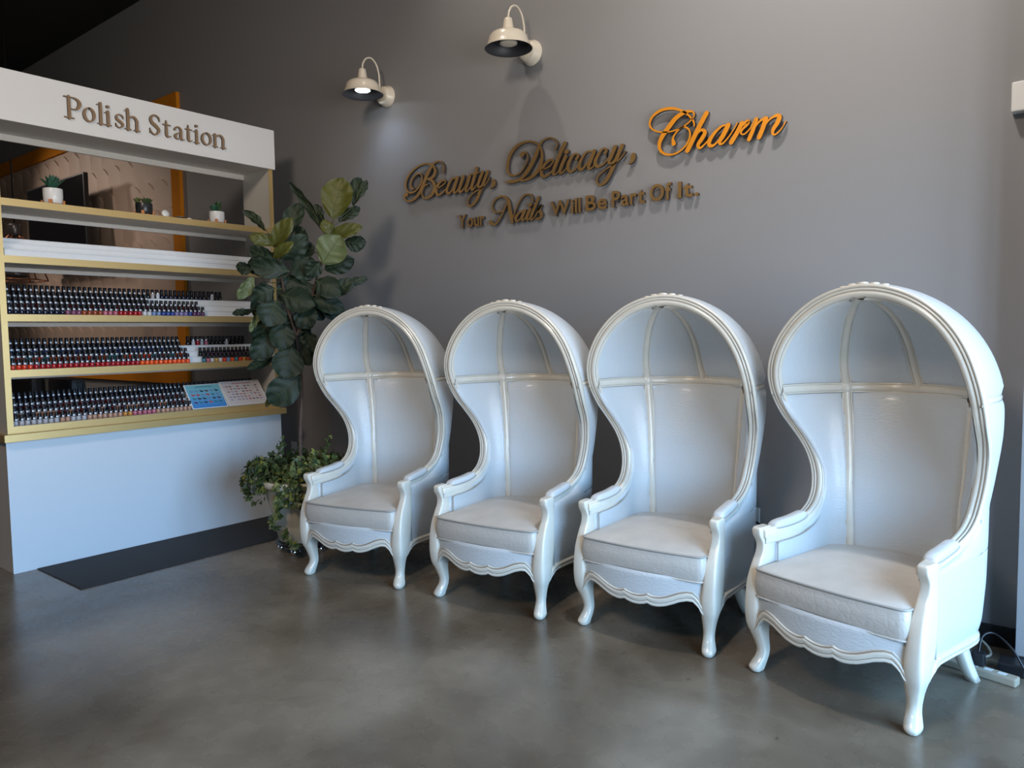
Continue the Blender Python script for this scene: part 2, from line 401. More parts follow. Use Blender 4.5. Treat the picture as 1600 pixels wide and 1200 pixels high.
def make_chair():
    t = thing('canopy_chair', '', 'chair')
    # --- moulded rim: arm rail, waist, hood front
    right = EDGE[:-1]; full = np.vstack([right, EDGE[-1:], right[::-1]*np.array((-1, 1, 1))])
    T = np.gradient(full, axis=0); T /= np.linalg.norm(T, axis=1)[:, None]
    N0 = np.zeros_like(full)
    for i, p in enumerate(full):
        dz = max(0, p[2]-ZS); N0[i] = (p[0], 0, dz*HA/HC) if dz > 0 else (math.copysign(1, p[0]), 0, 0)
    N0 /= np.linalg.norm(N0, axis=1)[:, None]
    N = N0-T*np.sum(N0*T, 1)[:, None]; N /= np.linalg.norm(N, axis=1)[:, None]; F = np.cross(N, T)
    prof = [(-.004, -.030), (.001, -.012), (.0025, 0), (.001, .009), (-.004, .0125), (-.009, .0115), (-.0112, .0085), (-.0130, .0085), (-.0155, .0115), (-.019, .0125), (-.0222, .0105), (-.0238, .008), (-.0256, .008), (-.029, .0115), (-.036, .0135), (-.043, .012), (-.048, .008), (-.0502, .0035), (-.0522, .0035), (-.0548, -.001), (-.053, -.026)]
    m = MB(); m.sweep(full, N, F, prof, M['frame'], M['glaze'], (6, 11, 17), caps=True); m.build('rim_moulding', t)
    # --- inside upholstery
    zr = np.r_[np.linspace(.38, .575, 10), np.linspace(.584, .67, 14), np.linspace(.69, ZS-.017, 26)]
    def wing():
        R = []
        for z in zr:
            P, i0 = row(z, INS, .026, INSB); ph = np.linspace(0, PI/2, 60); k = i0+int(np.searchsorted(ph, phs(z)-.045))
            R.append(np.c_[resample(P[:k+1], 26), np.full(26, z)])
        return np.array(R)
    W = wing()
    def arm_seam(dx, low, under):
        q = [(.356-dx, .104, z) for z in np.linspace(low, .605-under-.006, 8)]
        q += [(p[0]-dx, max(p[1]+.012, .112), p[2]-under*min(1, max(.15, (.80-p[2])/.12))) for p in EDGE if .10 < p[1] and p[2] < .74]
        return cr(resample(np.array(q), 26), 3)
    for sx in (1, -1):
        m = MB(); m.grid(puff(W*np.array((sx, 1, 1)), .016, (0, .2, .9), 9), M['leather']); wp_ = m.build('wing_panel', t)
        m = MB(); m.tube(arm_seam(.0545, .44, .054)*np.array((sx, 1, 1)), .0032, M['welt'], 6); m.build('piping', wp_)
    R = []
    for z in np.linspace(.38, ZS-.017, 40):
        X, Y, YB = ell(z); R.append([((X-INS)*ec(p), Y+(YB-INSB-Y)*es(p), z) for p in np.linspace(phs(z)+.045, PI-phs(z)-.045, 40)])
    m = MB(); m.grid(puff(R, .018, CEN, 9), M['leather']); m.build('back_panel', t)
    for p0, p1 in ((.03, PHS), (PHS, PI/2), (PI/2, PI-PHS), (PI-PHS, PI-.03)):
        R = []
        for th in np.linspace(.042, 1.34, 26):
            mg = min(.010/(IA*math.cos(th)), (p1-p0)*.46); a0 = p0+(mg if p0 > .1 else 0); a1 = p1-(mg if p1 < PI-.1 else 0)
            R.append([hood_pt(p, th) for p in np.linspace(a0, a1, 18)])
        m = MB(); m.grid(puff(R, .012, CEN, 9), M['leather']); m.build('hood_panel', t)
    # backing so that no daylight shows between panels
    m = MB()
    Rb = []
    for z in np.linspace(.30, ZS, 24):
        P, i0 = row(z, INS-.006, .026, INSB-.006); h_ = np.c_[resample(P, 30), np.full(30, z)]; Rb.append(np.vstack([h_, (h_*np.array((-1, 1, 1)))[::-1][1:]]))
    m.grid(Rb, M['frame'])
    m.grid([[hood_pt(p, th, IA+.006, IC+.006, INSB-.006) for p in np.linspace(0, PI, 40)] for th in np.linspace(0, PI/2-.01, 16)], M['frame'])
    m.build('inner_shell', t)
    # --- stiles, ribs, shoulder rail
    for sx in (1, -1):
        m = MB(); f = lambda z, k, sx=sx: (lambda X, Y, YB: np.array((sx*(X-INS)*ec(phs(z)+.05*k), Y+(YB-INSB-Y)*es(phs(z)+.05*k), z)))(*ell(z))
        srail(m, f, np.linspace(.38, ZS+.005, 40), CEN); m.build('back_stile', t)
    for ph in (PHS, PI/2, PI-PHS):
        m = MB(); srail(m, lambda th, k, ph=ph: hood_pt(ph+.04*k, th), np.linspace(-.01, 1.555, 36), CEN); m.build('hood_rib', t)
    m = MB(); srail(m, lambda ph, k: hood_pt(ph, .05*k) if k else hood_pt(ph, 0.0), np.linspace(.02, PI-.02, 70), CEN)
    for ph in (PHS, PI-PHS):                              # small boss where stile and rail cross
        p = hood_pt(ph, 0); n = np.array((-math.cos(ph)*.9, -math.sin(ph), .0)); n /= np.linalg.norm(n)
        m.lathe([(.026, .004), (.020, .011), (.010, .0145), (.0005, .015)], p, M['frame'], 16, n)
    m.build('shoulder_rail', t)
    # --- outside upholstery
    zo = np.r_[np.linspace(.235, .575, 16), np.linspace(.584, .67, 14), np.linspace(.69, ZS-.012, 26)]
    R = []
    for z in zo:
        P, i0 = row(z, .006, .024, .0); R.append(np.c_[resample(P, 46), np.full(46, z)])
    R = np.array(R)
    full_o = np.concatenate([R, (R*np.array((-1, 1, 1)))[:, ::-1][:, 1:]], 1)
    m = MB(); m.grid(puff(full_o, .010, (0, 3, .8), 14, .0), M['leather']); os_ = m.build('outer_shell', t)
    for sx in (1, -1):
        m = MB(); m.tube(arm_seam(.0005, .255, .030)*np.array((sx, 1, 1)), .0034, M['welt'], 6); m.build('piping', os_)
    R = [[hood_pt(p, th, HA-.006, HC-.006, 0.0) for p in np.linspace(.0, PI, 60)] for th in np.linspace(.03, PI/2-.02, 26)]
    m = MB(); m.grid(puff(R, .012, (0, 3, 2.2), 12, .0), M['leather']); m.build('hood_shell', t)
    m = MB(); srail(m, lambda ph, k: hood_pt(ph, .05*k-.005, HA-.012, HC-.012, .006), np.linspace(.0, PI, 70), (0, 4, 1.2), scale=.8); m.build('outer_rail', t)
    # crest carving on the crown
    m = MB()
    for dx, dy, s_ in ((0, .012, 1.0), (.045, .016, .8), (-.045, .016, .8), (.085, .02, .6), (-.085, .02, .6)):
        zc = ZS+HC*math.sqrt(1-(dx/HA)**2)
        R = [[(dx+.026*s_*math.cos(a)*math.cos(b), hood_y(1.6)+dy+.016*math.sin(a)*math.cos(b), zc+.0035+.0085*s_*math.sin(b)) for a in np.linspace(0, 2*PI, 17)] for b in np.linspace(-PI/2, PI/2, 9)]
        m.grid(R, M['frame'])
    m.build('crest_carving', t)
    # --- wooden band on the inside of each arm and the face behind the post
    for sx in (1, -1):
        pts = EDGE[EDGE[:, 2] < .80]; R = []
        for i, p in enumerate(pts):
            k = min(1, max(0, (.76-p[2])/.12)); d = .008+.042*k*k
            ins_ = .047 if p[1] > .1 else .047-.004
            R.append([(sx*(p[0]-ins_+.004), p[1], p[2]-.004), (sx*(p[0]-ins_-.0045), p[1]+.002*k, p[2]-.008), (sx*(p[0]-ins_-.0045), p[1]+.012*(1-k), p[2]-d), (sx*(p[0]-ins_-.001), p[1]+.014*(1-k), p[2]-d-.005), (sx*(p[0]-ins_+.008), p[1]+.014*(1-k), p[2]-d-.006)])
        m = MB(); m.grid(R, M['frame']); m.build('arm_band', t)
    # --- arm pads
    for sx in (1, -1):
        pts = EDGE[(EDGE[:, 1] > .095) & (EDGE[:, 1] < .33) & (EDGE[:, 2] < .665)]; pts = resample(pts, 22); R = []
        for i, p in enumerate(pts):
            u = i/21; e = max(0, 1-abs(2*u-1)**5)**.5; hw = .018+.012*e; hh = .004+.026*e; ring = []
            for a in np.linspace(0, PI, 15):
                ring.append((sx*(p[0]-.025+hw*math.copysign(abs(math.cos(a))**.7, math.cos(a))), p[1], p[2]+.006+hh*math.sin(a)**.7))
            R.append(ring)
        m = MB(); m.grid(R, M['leather']); m.add(R[0], [tuple(range(15))], M['leather']); m.add(R[-1], [tuple(range(15))], M['leather'])
        pad = m.build('arm_pad', t)
        for side in (0, 14):
            w = MB(); w.tube([(q[side][0], q[side][1], q[side][2]) for q in R], .004, M['welt'], 6); w.build('piping', pad)
    # --- legs
    lf = make_leg_front(); lf2 = MB(); lf2.__dict__.update({k: list(v) for k, v in lf.__dict__.items()}); lf2.v = [(-x, y, z) for x, y, z in lf.v]
    lr = make_leg_rear(); lr2 = MB(); lr2.__dict__.update({k: list(v) for k, v in lr.__dict__.items()}); lr2.v = [(-x, y, z) for x, y, z in lr.v]
    for q in (lf, lf2, lr, lr2): q.build('leg', t)
    # --- scalloped front apron and the panel above it
    xs = np.unique(np.r_[np.linspace(-.315, .315, 71), [-.06, -.0585, -.0615, .06, .0585, .0615]])
    path = np.array([(x, apron_y(x), apron_bottom(x)) for x in xs]); up = np.tile((0, 0, 1.0), (len(xs), 1)); fw = np.tile((0, -1.0, 0), (len(xs), 1))
    ap = [(.002, -.030), (.0, -.006), (.001, .004), (.005, .010), (.012, .012), (.017, .008), (.020, .008), (.025, .0105), (.032, .0130), (.041, .0115), (.047, .006), (.049, -.010)]
    m = MB(); m.sweep(path, up, fw, ap, M['frame'], M['glaze'], (5, 9)); m.build('apron_rail', t)
    xs2 = np.linspace(-.31, .31, 40); R = []
    for v in np.linspace(0, 1, 12):
        R.append([(x, apron_y(x)+.006, (apron_bottom(x)+.040)*(1-v)+.352*v) for x in xs2])
    m = MB(); m.grid(puff(R, .008, (0, -2, .3), 10), M['leather']); m.build('apron_panel', t)
    # --- lower side and back rail
    P, i0 = row(.235, 0.0, .0, 0.0); P = np.vstack([[(.349, .040), (.352, .062)], P]); P = resample(P, 70); zz = np.interp(P[:, 1], [.04, .055, .075, .10, .14, .20, .4, .7], [.165, .178, .200, .214, .220, .216, .203, .205])
    path = np.c_[P, zz]; path = np.vstack([path, (path*np.array((-1, 1, 1)))[::-1][1:]])
    Tn = np.gradient(path, axis=0); Tn[:, 2] = 0; Tn /= np.linalg.norm(Tn, axis=1)[:, None]; out = np.cross(Tn, (0, 0, 1.0))
    if out[0][0] < 0: out = -out
    br = [(.002, -.040), (.0, -.008), (.001, .003), (.006, .008), (.013, .010), (.018, .007), (.020, .007), (.026, .010), (.033, .009), (.038, .004), (.040, -.008)]
    m = MB(); m.sweep(path, np.tile((0, 0, 1.0), (len(path), 1)), out, br, M['frame'], M['glaze'], (5,)); m.build('base_rail', t)
    m = MB(); m.add([(x, y, .225) for x, y, _ in path], [tuple(range(len(path)))], M['blackfab']); m.build('dust_cover', t)
    # --- seat cushion
    out_ = []
    for x in np.linspace(-.314, .314, 26): out_.append((x, -.058+.022*(abs(x)/.314)**2.2-.0))
    for y in np.linspace(.0, .46, 16)[0:]: out_.append((.317-.012*(y/.46), y))
    for p in np.linspace(0, PI, 26)[1:-1]: out_.append((.305*math.cos(p), .46+.175*math.sin(p)))
    for y in np.linspace(.46, .0, 16): out_.append((-.317+.012*(y/.46), y))
    O = resample(np.array(out_+out_[:1]), 121)[:-1]; O = (np.roll(O, 1, 0)+O*2+np.roll(O, -1, 0))/4
    cen = np.array((0, .27)); rings = []
    def ring(s_, z, off=0.0):
        d = O-cen; L = np.linalg.norm(d, axis=1)[:, None]; q = cen+d*s_+d/L*off; return np.c_[q, np.broadcast_to(z, (len(q),))]
    rise = .012*np.clip(O[:, 1]/.5, 0, 1)
    rings.append(ring(.02, .342)); rings.append(ring(.6, .340)); rings.append(ring(.97, .340))
    rings.append(ring(1, .344)); 
    for v in np.linspace(.12, .88, 6): rings.append(ring(1, .344+(.112+rise)*v, .010*math.sin(PI*v)))
    rings.append(ring(1, .456+rise))
    for s_ in (.985, .95, .9, .82, .72, .6, .45, .3, .15, .02): rings.append(ring(s_, .458+rise*s_+.040*(1-s_**2.2)**.9))
    m = MB(); m.grid(rings, M['cushion'], close_v=True); m.add(rings[-1], [tuple(range(120))], M['cushion'], True); cu = m.build('seat_cushion', t)
    for zz_, r_ in ((.457, .0050), (.343, .0048)):
        q = ring(1, zz_+(rise if zz_ > .4 else 0), .002); w = MB(); w.tube(q, r_, M['welt'] if zz_ > .4 else M['cushion'], 7, closed=True); w.build('piping', cu)
    return t
POSE = [(-3.5212, 2.8683, 13.06, 'white canopy chair beside the ivy planter, farthest from the camera'),
        (-2.5910, 3.0208, 5.51, 'second white canopy chair from the plant, under the word Nails'),
        (-1.7120, 3.1356, 1.49, 'white canopy chair just left of the plugged wall outlet, under the words Part Of It'),
        (-.8383, 3.0498, -14.52, 'white canopy chair at the right end of the row, nearest and largest, brightest lit')]
chair0 = make_chair()
for i, (cx, cd, rz, lab) in enumerate(POSE):
    ch = chair0 if i == 0 else copy_tree(chair0)
    ch.location = (cx, cd+CAM[1], 0); ch.rotation_euler = (0, 0, math.radians(rz)); ch['label'] = lab; ch['group'] = 'white canopy chairs along the grey wall'
# ---------------------------------------------------------------- room shell
RX = 1.75                                              # storefront (right) wall
m = MB(); m.box((-14, -9, -.12), (4.0, 3.0-2.9, 0), M['floor']); struct(m.build('floor'))
m = MB(); m.box((-14, 0, 0), (RX, .15, 5.2), M['wall']); struct(m.build('wall_back'))
m = MB(); m.box((-14.15, -9, 0), (-14, .15, 5.2), M['darkside']); struct(m.build('wall_left'))
m = MB(); m.box((-14.15, -9.15, 0), (RX+.2, -9, 5.2), M['darkside']); struct(m.build('wall_front'))
m = MB(); m.box((-14.15, -9.15, 5.05), (RX+.2, .15, 5.2), M['ceil']); struct(m.build('ceiling'))
WIN = [(-1.62, -.60), (-3.0, -1.74), (-4.3, -3.12)]
ZB, ZT = .12, 2.75
m = MB(); X0, X1 = RX, RX+.2
m.box((X0, -9, 0), (X1, .15, ZB), M['darkside']); m.box((X0, -9, ZT), (X1, .15, 5.05), M['darkside'])
ys = sorted([-9.0]+[a for a, b in WIN])+[]; prev = -9.0
for a, b in sorted(WIN):
    m.box((X0, prev, ZB), (X1, a, ZT), M['darkside']); prev = b
m.box((X0, prev, ZB), (X1, .15, ZT), M['darkside']); struct(m.build('wall_right'))
glass = bpy.data.materials.new('clear_window_glass'); glass.use_nodes = True; nt = glass.node_tree; nt.nodes.clear()
o_ = nt.nodes.new('ShaderNodeOutputMaterial'); tb = nt.nodes.new('ShaderNodeBsdfTransparent'); gb = nt.nodes.new('ShaderNodeBsdfGlossy'); gb.inputs['Roughness'].default_value = .02
ms = nt.nodes.new('ShaderNodeMixShader'); ms.inputs[0].default_value = .05; nt.links.new(tb.outputs[0], ms.inputs[1]); nt.links.new(gb.outputs[0], ms.inputs[2]); nt.links.new(ms.outputs[0], o_.inputs[0])
for i, (a, b) in enumerate(WIN):
    m = MB(); f_ = .05
    for lo, hi in (((X0+.06, a, ZB), (X0+.12, b, ZB+f_)), ((X0+.06, a, ZT-f_), (X0+.12, b, ZT)), ((X0+.06, a, ZB), (X0+.12, a+f_, ZT)), ((X0+.06, b-f_, ZB), (X0+.12, b, ZT))): m.box(lo, hi, M['window_frame'])
    w = struct(m.build('window_%d' % (i+1)))
    g = MB(); g.box((X0+.085, a+.04, ZB+.04), (X0+.091, b-.04, ZT-.04), glass); g.build('window_pane', w)
m = MB(); m.box((-4.1, -.016, 0), (-.287, 0, .098), M['baseboard'], .003); struct(m.build('baseboard_back'))
m = MB(); m.box((-.283, -.20, 0), (RX, 0, 5.05), M['pier']); struct(m.build('wall_pier'))
m = MB(); m.box((-.286, -.214, 0), (RX, -.20, .05), M['baseboard']); struct(m.build('baseboard_pier'))

# ---------------------------------------------------------------- daylight, lamps and added fill lights
w = bpy.data.worlds.new('daylight'); bpy.context.scene.world = w; w.use_nodes = True
bg = w.node_tree.nodes['Background']; bg.inputs['Strength'].default_value = 20.5
wt = w.node_tree; wg = wt.nodes.new('ShaderNodeTexCoord'); wsep = wt.nodes.new('ShaderNodeSeparateXYZ'); wr = wt.nodes.new('ShaderNodeValToRGB')
wmr = wt.nodes.new('ShaderNodeMapRange'); wmr.inputs['From Min'].default_value = -1; wmr.inputs['From Max'].default_value = 1     # pavement below the horizon, blue sky above it
wt.links.new(wg.outputs['Generated'], wsep.inputs[0]); wt.links.new(wsep.outputs['Z'], wmr.inputs['Value']); wt.links.new(wmr.outputs['Result'], wr.inputs['Fac']); wt.links.new(wr.outputs['Color'], bg.inputs['Color'])
we = wr.color_ramp.elements; we[0].position = .485; we[0].color = (.55, .545, .53, 1); we[1].position = .53; we[1].color = (.34, .63, 1.0, 1)
for a, b in WIN:                                       # sampling portals in the storefront openings
    l = bpy.data.lights.new('window_portal', 'AREA'); l.shape = 'RECTANGLE'; l.size = ZT-ZB; l.size_y = b-a; l.cycles.is_portal = True
    o = bpy.data.objects.new('window_portal', l); C.objects.link(o); o.location = (X0+.15, (a+b)/2, (ZB+ZT)/2)
    o.rotation_euler = (0, math.radians(90), 0)
def lamp(kind, loc, target, power, col, size=.1, angle=60, blend=.6):
    l = bpy.data.lights.new('lamp_or_fill', kind); l.energy = power; l.color = col
    if kind == 'SPOT': l.spot_size = math.radians(angle); l.spot_blend = blend; l.shadow_soft_size = size
    elif kind == 'AREA': l.shape = 'DISK'; l.size = size
    else: l.shadow_soft_size = size
    o = bpy.data.objects.new('lamp_or_fill', l); C.objects.link(o); o.location = loc
    d = Vector(target)-Vector(loc); o.rotation_euler = d.to_track_quat('-Z', 'Y').to_euler(); return o
WARM = (1.0, .84, .68)
lamp('SPOT', (-3.20, -.92, 4.9), (-2.75, 0, 2.2), 50, (1.0, .90, .80), .05, 110, 1.0)
lamp('SPOT', (-1.1, -1.3, 4.9), (-.9, 0, 2.4), 260, (1.0, .95, .90), .08, 110, 1.0)
lamp('SPOT', (-2.2, -4.2, 4.9), (-5.4, -1.6, 2.6), 70, WARM, .30, 60, 1.0)
lamp('AREA', (-1.6, -5.6, 4.8), (-1.9, -1.6, .6), 130, WARM, 1.2)  # unseen warm fill, added behind the camera for the chair fronts
lamp('SPOT', (-11.4, -1.9, 4.1), (-9.7, 0, 2.1), 120, (1.0, .86, .74), .15, 84, .9)

lamp('SPOT', (-8.9, -2.9, 4.5), (-9.0, 0, 1.7), 110, (1.0, .84, .72), .15, 62, 1.0)  # unseen fill added to brighten the blush panel

# ---------------------------------------------------------------- wall lamps
def bulb_lamp(xw, lab, lit):
    t = thing('wall_lamp', lab, 'lamp', group='barn wall lamps above the lettering')
    zr, ya = 3.245, -.245; c = (xw, ya)
    m = MB(); m.lathe([(.080, 0), (.080, .012), (.074, .018), (.074, .030), (.066, .036), (.066, .055), (.058, .062), (.02, .066), (.0005, .066)], (xw, 0, 3.285), M['lampcream'], 32, (0, -1, 0)); m.build('wall_plate', t)
    P = cr([(xw, -.05, 3.285), (xw, -.075, 3.31), (xw, -.078, 3.36), (xw, -.085, 3.44), (xw, -.110, 3.50), (xw, -.155, 3.53), (xw, -.205, 3.515), (xw, -.235, 3.475), (xw, -.245, 3.43), (xw, -.245, 3.415)], 6)
    m = MB(); m.tube(P, .0065, M['lampcream'], 10); m.build('gooseneck_arm', t)
    m = MB(); m.lathe([(.0005, 3.430-zr), (.022, 3.430-zr), (.026, 3.424-zr), (.030, 3.40-zr), (.038, .100), (.042, .094)], (xw, ya, zr), M['lampcream'], 32); m.build('socket_cap', t)
    m = MB(); m.lathe([(.040, .105), (.075, .100), (.105, .088), (.120, .070), (.126, .045), (.134, .020), (.146, .004), (.150, 0)], (xw, ya, zr), M['lampcream'], 48)
    m.lathe([(.150, 0), (.1475, .001), (.143, .005), (.131, .021), (.122, .046), (.116, .068), (.100, .083), (.03, .094), (.0005, .094)], (xw, ya, zr), M['lampdark'], 48)
    m.build('shade', t)
    m = MB(); mm = M['bulb_on'] if lit else M['bulb_off']
    m.lathe([(.030, .093), (.040, .060), (.056, .036), (.056, .030)], (xw, ya, zr), M['lampcream'], 28)
    m.lathe([(.055, .032), (.048, .026), (.03, .023), (.0005, .022)], (xw, ya, zr), mm, 28); m.build('bulb', t)
    return t
bulb_lamp(-4.385, 'cream barn wall lamp, lit, at the left above the word Beauty', True)
bulb_lamp(-3.005, 'cream barn wall lamp, unlit, above the word Delicacy', False)
lamp('SPOT', (-4.385, -.245, 3.255), (-4.25, -.10, 2.0), 7, (.55, .72, 1.0), .04, 120, .9)

